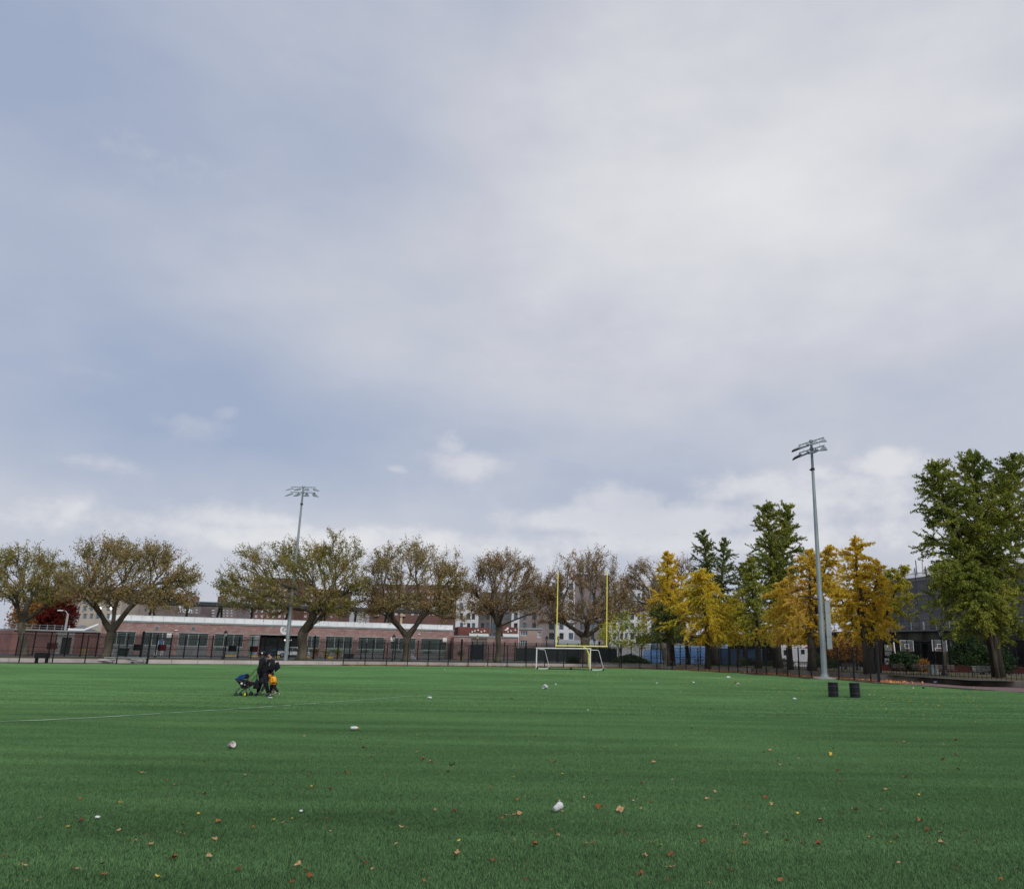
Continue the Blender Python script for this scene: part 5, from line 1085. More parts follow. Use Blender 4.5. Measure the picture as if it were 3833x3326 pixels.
# backpack, duffel and carrier bags
def px3(x, y, Y): return at(*ppx(x, y), Y)
c = px3(1135, 660, 33.25); rt = empty('backpack', c, 0, 'large black backpack with pale piping carried over the left shoulder', 'bag')
b = MB(); b.lathe((0, 0, 0), [(.05, -.24), (.15, -.21), (.175, -.08), (.17, .08), (.14, .20), (.04, .24)], 14); o = b.build('pack', M_CLOTHK, rt, smooth=True); o.scale = (1.05, .75, 1)
b = MB(); b.path([(-.16, -.11, .16), (-.11, -.14, .245), (.02, -.13, .235)], .012); b.path([(-.16, -.11, .16), (-.19, -.1, .05)], .010); b.build('strap', M_REFL, rt)
b = MB(); b.path([(.03, -.145, .10), (.00, -.15, -.02), (-.01, -.135, -.13)], .012); b.build('zip_pull', M_REFL, rt)
b = MB(); b.box(-.13, .10, -.165, -.12, -.17, -.02); b.build('front_pocket', M_CLOTHN, rt)
c = px3(1335, 720, 33.5); rt = empty('duffel_bag', c, 0, 'pointed black duffel bag hanging behind the dark haired walker', 'bag')
def W(x, y, dy): return px3(x, y, 33.5+dy)-c
b = MB(); A_ = [(1285, 590), (1348, 560), (1395, 640), (1418, 730), (1340, 800), (1262, 860), (1240, 720)]
fr = [W(x, y, -.10) for x, y in A_]; bk = [W(x, y, .10) for x, y in A_]; mid = [W(1325+(x-1325)*1.0, y, 0) for x, y in A_]; n_ = len(A_)
sm = [W(1325+(x-1325)*.75, 710+(y-710)*.75, -.15) for x, y in A_]
b.add(sm+fr+bk, [tuple(range(n_-1, -1, -1))]+[(i, (i+1) % n_, n_+(i+1) % n_, n_+i) for i in range(n_)]+[(n_+i, n_+(i+1) % n_, 2*n_+(i+1) % n_, 2*n_+i) for i in range(n_)]+[tuple(range(2*n_, 3*n_))]); b.build('bag_body', M_CLOTHK, rt)
b = MB(); b.path([W(1290, 600, 0), W(1230, 560, -.02), W(1180, 540, -.05)], .012); b.build('strap', M_CLOTHK, rt)
def carrier(x0, x1, yt, yb, Y, lab, m):
    xm = (x0+x1)/2; c = px3(xm, yb, Y); rt = empty('carrier_bag', c, 0, lab, 'bag', 'carrier bags hanging from the stroller pusher'); top = px3(x1-(x1-x0)*.45, yt, Y)-c; w_ = (x1-x0)/708/2; h = top.z
    b = MB(); ring = lambda z, a, d_, k: [Vector((top.x*z/h*.6 + a*math.cos(t), d_*math.sin(t), z+.01*math.sin(t*k))) for t in np.linspace(0, 2*math.pi, 13)[:-1]]
    rs = [ring(0, w_*.92, .06, 2), ring(h*.12, w_, .085, 3), ring(h*.38, w_*.82, .08, 2), ring(h*.62, w_*.42, .045, 3), ring(h*.75, w_*.15, .02, 2)]
    b.v = [tuple(v) for r_ in rs for v in r_]; b.f = [(i*12+k, i*12+(k+1) % 12, (i+1)*12+(k+1) % 12, (i+1)*12+k) for i in range(4) for k in range(12)]+[tuple(range(11, -1, -1))]; b.build('bag_body', m, rt, smooth=True)
    b = MB(); b.path([Vector((top.x*.42-.02, 0, h*.72)), top], .008); b.path([Vector((top.x*.42+.02, 0, h*.72)), top], .008); b.build('handles', m, rt)
carrier(648, 835, 950, 1315, 32.8, 'black plastic carrier bag with faint print hanging beside the stroller', M_CLOTHK)
carrier(820, 960, 950, 1170, 32.72, 'smaller dark carrier bag hanging in front of the black trousers', M_CLOTHN)
# stroller
YS = 33.0; c = px3(400, 1540, YS); c.z = 0; rt = empty('stroller', c, 0, 'black stroller with blue canopy and yellow hub wheels', 'stroller')
def S_(x, y, dy=0.): return px3(x, y, YS+dy)-c
M_FR = mat('stroller_frame', (.10, .105, .11), .35, .2, 2, .6, .5)
for dy in (-.24, .24):
    b = MB(); b.path([S_(750, 785, dy*.9), S_(700, 800, dy*.9), S_(640, 880, dy), S_(430, 1130, dy), S_(250, 1330, dy), S_(150, 1410, dy)], [.017, .018, .018, .018, .022, .022], 8); b.build('frame_tube', M_FR, rt)
    b = MB(); b.path([S_(600, 1420, dy), S_(540, 1310, dy), S_(500, 1230, dy)], .02); b.path([S_(470, 1420, dy), S_(450, 1330, dy), S_(360, 1300, dy)], .018); b.path([S_(290, 1430, dy), S_(370, 1360, dy), S_(480, 1300, dy)], .02); b.build('leg_tube', M_DKMET, rt)
b = MB(); b.tube(S_(752, 783, -.22), S_(752, 783, .22), .02); b.build('handlebar', M_BLACK, rt)
b = MB(); b.path([S_(740, 950, .2), S_(600, 1110, .2), S_(520, 1200, .2)], .014); b.build('rear_strut', M_FR, rt)
for x, y, r_, dy, yl in [(170, 1495, .066, -.22, 0), (295, 1490, .064, .22, 0), (440, 1490, .085, -.26, 1), (590, 1488, .085, .22, 0)]:
    q = S_(x, y, dy); q.z = r_+.004
    b = MB(); b.lathe(q, [(r_*.72, -.022), (r_*.95, -.02), (r_, 0), (r_*.95, .02), (r_*.72, .022)], 20, (.25 if yl else 0, 1, 0)); wl = b.build('wheel', M_BLACK, rt, smooth=False)
    for k in (-1, 1):
        b = MB(); b.lathe(q+Vector((0, k*.020, 0)), [(r_*.70, -.004), (r_*.66, .008), (.001, .012)], 14, (.25 if yl else 0, k, 0)); b.build('hub', mat('yellow_hub', (.68, .55, .02), .4) if yl else M_FR, wl)
    b = MB(); b.tube(q, q+Vector((.02, 0, .10)), .014); b.build('fork', M_DKMET, rt)
def slab(pts, d0, d1, name, m, par, inset=.8):
    b = MB(); n = len(pts); cx = sum(p[0] for p in pts)/n; cy = sum(p[1] for p in pts)/n
    f = [S_(*p, d0) for p in pts]; k = [S_(*p, d1) for p in pts]; fi = [S_(cx+(p[0]-cx)*inset, cy+(p[1]-cy)*inset, d0-.05) for p in pts]; ki = [S_(cx+(p[0]-cx)*inset, cy+(p[1]-cy)*inset, d1+.05) for p in pts]
    b.add(fi+f+k+ki, [tuple(range(n-1, -1, -1))]+[(j*n+i, j*n+(i+1) % n, (j+1)*n+(i+1) % n, (j+1)*n+i) for j in range(3) for i in range(n)]+[tuple(range(3*n, 4*n))]); return b.build(name, m, par, smooth=False)
seat = slab([(180, 1090), (430, 1060), (520, 1110), (700, 1150), (690, 1200), (620, 1235), (540, 1290), (430, 1330), (330, 1310), (290, 1230)], -.15, .15, 'seat_shell', M_CLOTHK, rt)
slab([(140, 1055), (200, 1010), (290, 935), (400, 908), (470, 900), (440, 1000), (400, 1050), (330, 1080), (200, 1080)], -.17, .17, 'canopy', mat('blue_canopy', (.012, .055, .19), .8, .3, 6), rt, .75)
slab([(465, 896), (520, 900), (550, 935), (540, 1000), (490, 1050), (440, 1040), (405, 1040)], -.165, .165, 'canopy_lining', M_HAIR, rt, .82)
slab([(140, 1060), (330, 1085), (400, 1060), (330, 1130), (230, 1120)], -.16, .16, 'canopy_base', mat('grey_liner', (.05, .05, .055), .8), rt, .8)
for x, y, r_ in [(332, 1170, .045), (418, 1205, .022)]:
    b = MB(); b.lathe(S_(x, y, -.20), [(r_, -.015), (r_*.9, .006), (.001, .01)], 12, (0, -1, 0)); b.build('hinge_cap', M_WHITE, rt)
# baby in the seat
cb = px3(520, 1120, YS-.05); bt = empty('person', cb, 0, 'baby lying in the stroller seat with bare brown legs under a dark blanket', 'person')
def B_(x, y, dy=0.): return px3(x, y, YS-.05+dy)-cb
skin('body', [([B_(450, 1085, .05), B_(480, 1100, .05), B_(530, 1150, .02), B_(560, 1115, -.03), B_(605, 1130, -.04), B_(620, 1140, -.04)], [.055, .05, .075, .035, .028, .022]), ([B_(480, 1100, .05), B_(520, 1095, -.08), B_(560, 1108, -.12)], [.05, .028, .02])], M_SKB, bt)
skin('blanket', [([B_(450, 1180), B_(560, 1175), B_(690, 1165)], [.10, .10, .06])], M_CLOTHK, bt)

# ------------------------------------------------------------------ litter on the turf
M_PLAS = mat('translucent_plastic', (.62, .64, .65), .25, .12, 20, spec=.5); M_PAPER = mat('white_paper', (.70, .71, .72), .8, .1, 10); M_BAGG = mat('grey_white_bag', (.42, .45, .47), .45, .5, 9, col2=(.60, .62, .63))
def crumple(name, x, y, size, label, cat, m, seed, flat=.6, parts=None):
    r = random.Random(seed); p = gr(x, y); b = MB(); n = 9; rows = 5; ph = [r.random()*6 for _ in range(8)]
    vs = []
    for j in range(rows+1):
        v = j/rows; R_ = math.sin(math.pi*(.08+.84*v)); zz = (1-math.cos(math.pi*v))/2
        for i in range(n):
            t = 2*math.pi*i/n; k = 1+.28*math.sin(2*t+ph[0]+j)+.18*math.sin(5*t+ph[1]+2*j)+.12*r.uniform(-1, 1); vs.append((size/2*R_*k*math.cos(t), size/2.4*R_*k*math.sin(t), .03+size*flat*zz*(1+.25*math.sin(t*2+ph[2]))))
    fs = [(j*n+i, j*n+(i+1) % n, (j+1)*n+(i+1) % n, (j+1)*n+i) for j in range(rows) for i in range(n)]+[tuple(range(n-1, -1, -1)), tuple(range(rows*n, rows*n+n))]
    b.add(vs, fs); o = b.build(name, m, None, p); return tag(o, label, cat, 'litter on the turf')
def cup(x, y, L_, r0, r1, az_, el_, label, cap=None, name='plastic_cup', band=None):
    p = gr(x, y); d = Vector((math.cos(az_)*math.cos(el_), math.sin(az_)*math.cos(el_), math.sin(el_))); p = p+Vector((0, 0, .03+r1)) - d*L_/2
    rt = empty(name, p, 0, label, 'cup' if cap is None else 'bottle', 'litter on the turf')
    b = MB(); 
    if cap is None: b.lathe((0, 0, 0), [(.001, .004), (r0, 0), (r1, L_), (r1*1.07, L_), (r1*1.05, L_*.97), (r0*.9, .01), (.001, .012)], 18, d)
    else: b.lathe((0, 0, 0), [(.001, 0), (r0, .004), (r0, L_*.30), (r0*.94, L_*.34), (r0, L_*.38), (r0, L_*.62), (r0*.4, L_*.84), (r0*.4, L_*.86), (.001, L_*.87)], 16, d)
    b.build('cup_wall' if cap is None else 'bottle_body', M_PLAS, rt, smooth=True)
    if cap: b = MB(); b.lathe(d*L_*.86, [(r0*.5, 0), (r0*.5, L_*.13), (.001, L_*.14)], 12, d); b.build('cap', cap, rt)
    if band: b = MB(); b.lathe(d*L_*.35, [(r0*1.01+.003, 0), (r0*1.01+.006, L_*.25)], 16, d); b.build('printed_band', band, rt)
cup(2086, 3045, .125, .028, .042, R(62), R(10), 'translucent white plastic cup lying nearest the camera')
cup(863, 2805, .13, .040, .052, R(-35), R(18), 'clear plastic cup tipped toward the camera on the left turf', band=mat('pale_pink_print', (.6, .35, .35), .5))
cup(1328, 2735, .20, .038, .038, R(-5), R(2), 'plastic bottle with orange cap lying on the turf left of centre', cap=mat('orange_cap', (.75, .17, .03), .4))
crumple('plastic_bag', 2040, 2580, .34, 'crumpled grey and white plastic bag in front of the soccer goal', 'bag', M_BAGG, 1, .62)
crumple('paper_ball', 2080, 2564, .09, 'small white ball of paper beside the crumpled plastic bag', 'paper', M_PAPER, 2, .8)
crumple('food_carton', 1608, 2616, .18, 'white food carton lying between the family and the goal', 'carton', M_PAPER, 3, .35)
crumple('paper_sheet', 1012, 2614, .20, 'flat white sheet of paper at the heel of the man with the cap', 'paper', M_PAPER, 4, .12)
crumple('paper_wad', 2975, 2619, .20, 'white wad of paper left of the two black drums', 'paper', M_PAPER, 5, .3)
crumple('plastic_bag', 2728, 2537, .32, 'small white bag on the far turf below the green spired tree', 'bag', M_PAPER, 6, .35)
crumple('paper_cup', 2762, 2562, .24, 'white paper cup remains near the far edge of the turf', 'paper', M_PAPER, 7, .3)
crumple('cardboard_scrap', 2754, 2556, .18, 'brown cardboard scrap touching the white paper on the far turf', 'cardboard', mat('brown_card', (.28, .11, .04), .8), 8, .5)
crumple('paper_scrap', 2596, 2556, .16, 'white paper scrap on the far turf under the first yellow ginkgo', 'paper', M_PAPER, 9, .4)
crumple('paper_scrap', 2459, 2558, .14, 'tiny pale scrap on the far turf right of the goal', 'paper', M_PAPER, 10, .3)
crumple('paper_scrap', 3255, 2602, .08, 'tiny white scrap right of the black drums', 'paper', M_PAPER, 11, .4)
crumple('paper_scrap', 3419, 2577, .13, 'white scrap on the right turf near the running path', 'paper', M_PAPER, 12, .4)
crumple('dark_rag', 3457, 2577, .17, 'black rag with a tan edge on the turf near the running path', 'rag', M_CLOTHK, 13, .45)
crumple('red_cup', 3264, 2552, .10, 'small red object at the foot of the last fence post', 'cup', mat('bright_red', (.6, .03, .03), .5), 14, .5)
crumple('paper_scrap', 2201, 2661, .05, 'tiny white scrap on the middle turf below the bag', 'paper', M_PAPER, 15, .6)
crumple('paper_scrap', 363, 3071, .055, 'white torn scrap low on the left turf', 'paper', M_PAPER, 16, .35)
crumple('paper_scrap', 1125, 3047, .035, 'tiny white scrap low on the turf left of centre', 'paper', M_PAPER, 17, .5)
crumple('paper_scrap', 1665, 2507, .12, 'pale speck of paper on the far turf under the middle plane tree', 'paper', M_PAPER, 18, .5)
crumple('plastic_bag', 3504, 2557, .35, 'grey crumpled bag at the foot of the right hand wall', 'bag', M_BAGG, 19, .4)
# fallen leaves, each one where the photograph shows it
def leaf_shape(seed):
    r = random.Random(seed); b = MB(); n = 10; vs = [(0, 0, .006)]; cs = r.choice((-1, 1))
    for i in range(n):
        t = 2*math.pi*i/n; k = (1 if i % 2 == 0 else .74)*(.72+.45*r.random()); x, y = .5*k*math.cos(t), .36*k*math.sin(t); vs.append((x*.85, y, .75*abs(x)*r.uniform(.1, 1.2)+.5*max(0, y*cs)*r.random()+.02))
    b.add(vs, [(0, 1+i, 1+(i+1) % n) for i in range(n)]); b.path([(-.5, 0, .1), (-.85, .05, .16)], .02, 3); return b.mesh('fallen_leaf')
LM = [leaf_shape(i) for i in range(5)]
LC = {'t': mat('tan_leaf', (.42, .26, .13), .8, .3, 6), 'o': mat('orange_brown_leaf', (.30, .12, .035), .8, .35, 6), 'd': mat('dark_brown_leaf', (.13, .05, .022), .8, .35, 6), 'y': mat('yellow_leaf', (.58, .42, .06), .8, .25, 6), 'r': mat('rust_red_leaf', (.23, .075, .025), .8, .3, 6)}
LN = {'t': 'tan', 'o': 'orange brown', 'd': 'dark brown', 'y': 'yellow', 'r': 'rust red'}
LMc = {(k, i): None for k in LC for i in range(5)}
def leaf(x, y, wpx, c, i=[0]):
    i[0] += 1; p = gr(x, y); sc_ = max(.04, wpx/((y-2445)/1.77))*1.2; k = i[0] % 5
    if LMc[(c, k)] is None: me = LM[k].copy(); me.materials.clear(); me.materials.append(LC[c]); LMc[(c, k)] = me
    o = bpy.data.objects.new('fallen_leaf', LMc[(c, k)]); COL.objects.link(o); o.location = (p.x, p.y, .031); o.scale = (sc_,)*3; o.rotation_euler = (random.uniform(-.35, .5), random.uniform(-.3, .3), random.random()*6.28)
    z_ = 'nearest the bottom edge' if y > 3130 else 'on the near turf' if y > 2980 else 'on the middle turf' if y > 2800 else 'on the far middle turf'
    lm_ = min([('the white cup', 2086, 3040), ('the tipped clear cup', 863, 2800), ('the orange capped bottle', 1330, 2732), ('the left photo edge', 150, 3000), ('the right photo edge', 3683, 2950), ('the lower left corner', 200, 3190), ('the lower right corner', 3650, 3190),
               ('the bottom middle', 2000, 3250), ('the ground below the drums', 3150, 2800), ('the ground below the goal', 2150, 2750), ('the right centre turf', 2800, 3000), ('the left centre turf', 1100, 3020)], key=lambda q: math.hypot(q[1]-x, q[2]-y))[0]
    tag(o, '%s curled %s leaf %s by %s' % ('big' if wpx > 20 else 'middling' if wpx > 12 else 'small', LN[c], z_, lm_), 'leaf', '%s leaves scattered on the turf' % LN[c])
K = 1/1.588
def leaves(ox, oy, lst):
    for x, y, w_, c in lst: leaf(ox+x*K, oy+y*K, w_*K, c)
leaves(140, 2600, [(610, 475, 32, 't'), (820, 548, 30, 't'), (760, 521, 26, 't'), (985, 433, 20, 't'), (988, 405, 18, 'd'), (990, 602, 26, 'o'), (1235, 488, 22, 't'), (1265, 469, 20, 't'), (1322, 502, 16, 'o'), (1302, 517, 14, 'y'),
    (1040, 322, 14, 'o'), (1356, 156, 14, 't'), (722, 199, 12, 't'), (648, 88, 12, 't'), (1312, 70, 14, 'o'), (1250, 206, 9, 'r'), (1588, 254, 20, 't'), (1920, 274, 24, 'd'), (1938, 325, 30, 'd'), (1985, 379, 28, 't'), (2055, 307, 12, 'o'),
    (1622, 405, 20, 'y'), (1582, 461, 22, 'd'), (1532, 484, 20, 't'), (1612, 497, 20, 'd'), (1834, 477, 34, 'r'), (1742, 526, 14, 'o'), (1543, 569, 26, 't'), (1628, 556, 18, 'y'), (1634, 568, 20, 'o'), (1740, 576, 30, 'd'), (1580, 597, 16, 't'),
    (1396, 545, 22, 'd'), (1116, 548, 20, 't'), (488, 656, 18, 'y'), (252, 636, 12, 'o'), (765, 620, 24, 'd'), (598, 642, 18, 't'), (222, 736, 26, 't'), (258, 770, 40, 'd'), (28, 747, 26, 't'), (182, 800, 12, 'y'), (482, 824, 28, 't'),
    (547, 887, 28, 'o'), (593, 886, 26, 't'), (668, 907, 34, 't'), (655, 856, 16, 'o'), (855, 846, 42, 't'), (933, 804, 18, 'o'), (868, 790, 16, 'd'), (1082, 769, 48, 'o'), (1050, 878, 42, 't'), (1284, 806, 36, 'o'), (1455, 779, 28, 't'),
    (1402, 759, 14, 'y'), (1508, 755, 12, 'y'), (1742, 831, 26, 't'), (1715, 753, 14, 'r'), (1708, 808, 10, 'o'), (1590, 370, 12, 'd'), (1232, 397, 12, 't'), (1905, 548, 10, 'o'), (955, 722, 12, 'y'), (1868, 507, 16, 'o')])
leaves(1340, 2600, [(217, 187, 14, 'o'), (232, 287, 14, 't'), (353, 245, 14, 'y'), (151, 306, 16, 'r'), (348, 351, 28, 't'), (389, 393, 34, 'o'), (430, 411, 34, 't'), (518, 346, 10, 'o'), (443, 380, 10, 't'), (496, 467, 20, 'o'), (530, 471, 26, 'd'), (170, 493, 26, 'o'),
    (556, 432, 44, 'd'), (335, 628, 20, 'o'), (787, 565, 24, 'o'), (920, 500, 16, 'y'), (995, 251, 18, 'o'), (1050, 258, 24, 't'), (768, 284, 14, 't'), (912, 28, 24, 'o'), (1160, 412, 32, 'r'), (1178, 457, 16, 't'), (1214, 481, 14, 'y'), (1474, 326, 30, 't'), (1562, 283, 16, 't'),
    (1430, 266, 14, 't'), (1416, 300, 14, 'd'), (1394, 491, 22, 't'), (1483, 512, 20, 't'), (1455, 357, 14, 't'), (1685, 540, 26, 'd'), (1698, 334, 16, 't'), (1345, 624, 18, 't'), (1638, 643, 18, 't'), (1745, 649, 30, 't'), (1200, 647, 16, 't'),
    (938, 640, 32, 'o'), (1010, 624, 28, 't'), (575, 706, 42, 'd'), (203, 706, 16, 'd'), (258, 805, 34, 't'), (457, 702, 16, 't'), (873, 733, 36, 't'), (856, 748, 14, 'o'), (925, 730, 36, 't'), (962, 723, 38, 't'), (975, 762, 30, 'o'), (1148, 821, 24, 'o'), (1190, 853, 34, 't'),
    (1074, 845, 20, 't'), (1213, 709, 20, 't'), (1436, 687, 54, 'r'), (1552, 706, 60, 't'), (1470, 768, 18, 't'), (1683, 690, 18, 't'), (1578, 825, 28, 'd'), (1585, 845, 20, 'd'), (928, 887, 26, 't'), (600, 886, 24, 'y'), (440, 876, 12, 'o'), (228, 908, 24, 't'),
    (1408, 900, 44, 't'), (1050, 910, 60, 'o'), (1800, 910, 26, 'y'), (1733, 895, 28, 't'), (1535, 845, 20, 'd'), (1696, 27, 12, 't'), (683, 141, 10, 'o'), (1360, 900, 14, 't')])
leaves(2400, 2600, [(300, 205, 24, 'r'), (322, 239, 18, 't'), (253, 257, 12, 'r'), (392, 207, 18, 't'), (208, 308, 18, 't'), (303, 298, 14, 't'), (82, 411, 34, 't'), (287, 411, 16, 'd'), (183, 517, 20, 't'), (727, 352, 26, 'd'), (765, 338, 30, 't'), (813, 401, 18, 'd'), (825, 426, 24, 't'),
    (940, 388, 16, 't'), (1004, 179, 18, 'd'), (1028, 213, 14, 't'), (915, 143, 18, 'o'), (794, 123, 16, 't'), (655, 141, 12, 'r'), (797, 231, 14, 'y'), (1060, 274, 14, 't'), (1142, 330, 16, 'd'), (1130, 366, 34, 'y'), (1166, 462, 24, 'd'), (1182, 523, 34, 'o'), (1238, 430, 18, 't'), (1278, 369, 16, 't'),
    (1300, 209, 20, 't'), (1308, 174, 16, 'r'), (1358, 391, 16, 'y'), (1482, 212, 12, 'o'), (1518, 291, 20, 'r'), (1553, 291, 32, 't'), (1570, 502, 36, 'r'), (1660, 326, 20, 'o'), (1638, 237, 14, 'y'), (1700, 391, 12, 't'), (1755, 337, 14, 'r'), (1800, 395, 42, 't'), (1798, 301, 14, 't'), (1828, 323, 18, 'o'),
    (1868, 277, 30, 'o'), (1876, 369, 26, 't'), (1890, 456, 36, 'o'), (1455, 574, 28, 't'), (1455, 625, 24, 't'), (1652, 606, 12, 'y'), (442, 590, 26, 't'), (392, 632, 36, 't'), (468, 640, 22, 'o'), (628, 682, 40, 't'), (743, 624, 32, 'r'), (779, 669, 36, 't'), (1268, 702, 52, 't'), (1195, 718, 26, 'd'),
    (1430, 697, 32, 't'), (1066, 765, 42, 't'), (1656, 765, 40, 'o'), (934, 720, 18, 'y'), (348, 802, 40, 't'), (568, 794, 38, 't'), (750, 841, 26, 't'), (615, 860, 22, 't'), (999, 849, 20, 'd'), (1095, 858, 24, 'o'), (1241, 815, 22, 't'), (1438, 790, 16, 'o'), (1702, 824, 40, 'r'), (1780, 839, 38, 't'),
    (1933, 824, 34, 'o'), (1908, 855, 12, 't'), (1522, 866, 34, 'd'), (1366, 868, 34, 't'), (1703, 897, 36, 't'), (1785, 896, 48, 't'), (867, 889, 42, 'o'), (955, 902, 18, 'd'), (1050, 907, 48, 'r'), (615, 899, 38, 'o'), (372, 890, 44, 'r'), (50, 895, 24, 't'), (1480, 898, 20, 'y'), (2007, 885, 18, 't'),
    (1820, 460, 10, 'd'), (620, 846, 14, 't'), (60, 650, 24, 't')])
rl = random.Random(5)
for _ in range(34): leaf(rl.uniform(-40, 3880), rl.uniform(3192, 3320), rl.uniform(12, 34), rl.choice('ttodyr'))
# crumbs too many to count: small yellow and tan leaves toward the far right turf and the leaf drift along the fence
def specks(name, P, size, m, label, seed):
    me = leaf_mesh(P, size, name, seed=seed); o = link(name, me, m); tag(o, label, 'fallen leaves', kind='stuff')
r = np.random.default_rng(9)
S1 = []
while len(S1) < 1300:
    x = r.uniform(1900, 3700); y = 2505+abs(r.normal())*75*max(.25, (x-1700)/2000)
    p = gr(x, y); lim = np.interp(p.x, [-5, 5, 14, 19, 22, 24], [117, 117, 110, 94, 78, 66])
    if p.y < lim and y < 3200: S1.append((p.x, p.y, .035))
specks('small_yellow_leaves', np.array(S1), .055, LC['y'], 'tiny yellow leaf flecks spread over the right half of the turf', 91)
S2 = []
cv = fence_curve(0)
for a, b_ in zip(cv[:-1], cv[1:]):
    if a.x < -32 or a.y < 66: continue
    k = 260 if -8 < a.x < 18 and a.y > 100 else 90
    for _ in range(int(k*(b_-a).length/2)):
        t = r.random(); p = a.lerp(b_, t); d = (b_-a).normalized(); nn = Vector((-d.y, d.x, 0)); off = r.uniform(-.3, 3.6)*r.random()+.1; S2.append((p.x+nn.x*off, p.y+nn.y*off, .03+.06*r.random()))
specks('leaf_drift', np.array(S2), .16, leafmat('drift_leaves', [(.1, (.16, .07, .03)), (.5, (.34, .16, .06)), (1., (.45, .27, .10))], .1), 'drift of brown and orange leaves along the foot of the curved fence', 92)

# ------------------------------------------------------------------ hoops, benches, bleacher, street objects
def hoop(x0, y0, x1, y1, label, stickers=False):
    Y = 1.83*FPX/(x1-x0)*.985; a = at(x0, y1, Y); c2 = at(x1, y0, Y+.3); w_ = 1.83; h = c2.z-a.z; rt = empty('basketball_hoop', (a.x+w_/2, Y, TZ), R(4), label, 'basketball hoop', 'basketball hoops under the viaduct'); z0 = a.z-TZ
    fm = mat('board_frame', (.62, .66, .67), .5, .1)
    b = MB(); t = .06; b.box(-w_/2, w_/2, 0, .05, z0, z0+t); b.box(-w_/2, w_/2, 0, .05, z0+h-t, z0+h); b.box(-w_/2, -w_/2+t, 0, .05, z0+t, z0+h-t); b.box(w_/2-t, w_/2, 0, .05, z0+t, z0+h-t); bd = b.build('backboard_frame', fm, rt)
    b = MB(); b.box(-w_/2+t, w_/2-t, .02, .03, z0+t, z0+h-t); b.build('backboard', mat('smoked_board', (.10, .11, .12), .2, .2), rt)
    b = MB(); s = .30; zz = z0+h*.24; hh = h*.42
    b.box(-s, s, -.004, .018, zz, zz+.05); b.box(-s, s, -.004, .018, zz+hh-.05, zz+hh); b.box(-s, -s+.05, -.004, .018, zz+.05, zz+hh-.05); b.box(s-.05, s, -.004, .018, zz+.05, zz+hh-.05); b.build('target_square', M_WHITE, rt)
    b = MB(); cz = z0+h*.22; pts = [(.23*math.cos(q), -.38+.23*math.sin(q), cz) for q in np.linspace(0, 2*math.pi, 17)]; b.path(pts, .028, 6); b.box(-.12, .12, -.15, -.006, cz-.08, cz+.02); b.build('rim', mat('rim_red', (.55, .04, .03), .5), rt)
    b = MB(); b.path([(0, .06, z0+h*.5), (0, .9, z0+h*.35), (0, 1.5, z0-1), (0, 1.7, 0)], .09); b.build('post', M_BLACK, rt)
    if stickers:
        b = MB()
        for q in ((-.62, .30), (-.42, .32), (-.55, .14)): b.box(q[0]-.06, q[0]+.06, .012, .018, z0+q[1], z0+q[1]+.12)
        b.build('sticker', M_WHITE, rt)
hoop(3370, 2396, 3420, 2436, 'farther basketball hoop with a white square, left of the other'); hoop(3490, 2395, 3545, 2436, 'nearer basketball hoop with stickers on its smoked backboard', True)
M_SLATW = mat('weathered_bench_slat', (.20, .17, .15), .85, .3, 3); M_SLATP = mat('pale_bench_slat', (.45, .46, .44), .8, .2, 3)
def bench(x0, x1, yb, Y, label, m=M_SLATW, white_under=False):
    a = at(x0, yb, Y); c2 = at(x1, yb, Y); Lb = c2.x-a.x; rt = empty('park_bench', (a.x, Y, TZ), R(-3), label, 'bench', 'park benches at the right')
    for k in range(3): b = MB(); b.box(0, Lb, -.45+.16*k, -.33+.16*k, .43, .46); b.build('seat_slat', m, rt)
    for k in range(3): b = MB(); b.box(0, Lb, .06+.02*k, .09+.02*k, .55+.13*k, .64+.13*k); b.build('back_slat', m, rt)
    n = max(2, int(Lb/1.0)+1)
    for k in range(n):
        x = Lb*k/(n-1); b = MB(); b.path([(x, -.45, 0), (x, -.42, .42), (x, 0, .40), (x, .14, .95)], .03, 4); b.tube((x, 0, .40), (x, .1, 0), .03, n=4); b.build('leg', M_BLACK, rt)
for i, (x0, x1, yb, Y, lab) in enumerate([(3338, 3388, 2512, 84, 'bench with slatted back left of the rusty shrub at the right'), (3414, 3440, 2514, 82, 'short bench just right of the rusty shrub'), (3440, 3478, 2514, 83, 'bench between the rusty shrub and the black lamp post'),
                               (3500, 3542, 2517, 80, 'bench directly under the nearer basketball hoop'), (3546, 3576, 2517, 80, 'bench right of the black lamp post'), (3150, 3205, 2502, 92, 'dim bench left of the rightmost yellow ginkgo trunk'),
                               (2930, 2975, 2488, 108, 'dim bench behind the fence left of the right light pole'), (2990, 3035, 2490, 106, 'dim bench behind the fence close to the right light pole')]): bench(x0, x1, yb, Y, lab)
bench(3640, 3720, 2521, 73, 'pale bench cut by the right edge of the photo', M_SLATP)
for i, (x, lab) in enumerate([(2545, 'small park bench under the golden ginkgo, left of its trunk'), (2600, 'small park bench just left of the broad golden ginkgo trunk')]): bench(x, x+30, 2485, 122, lab)
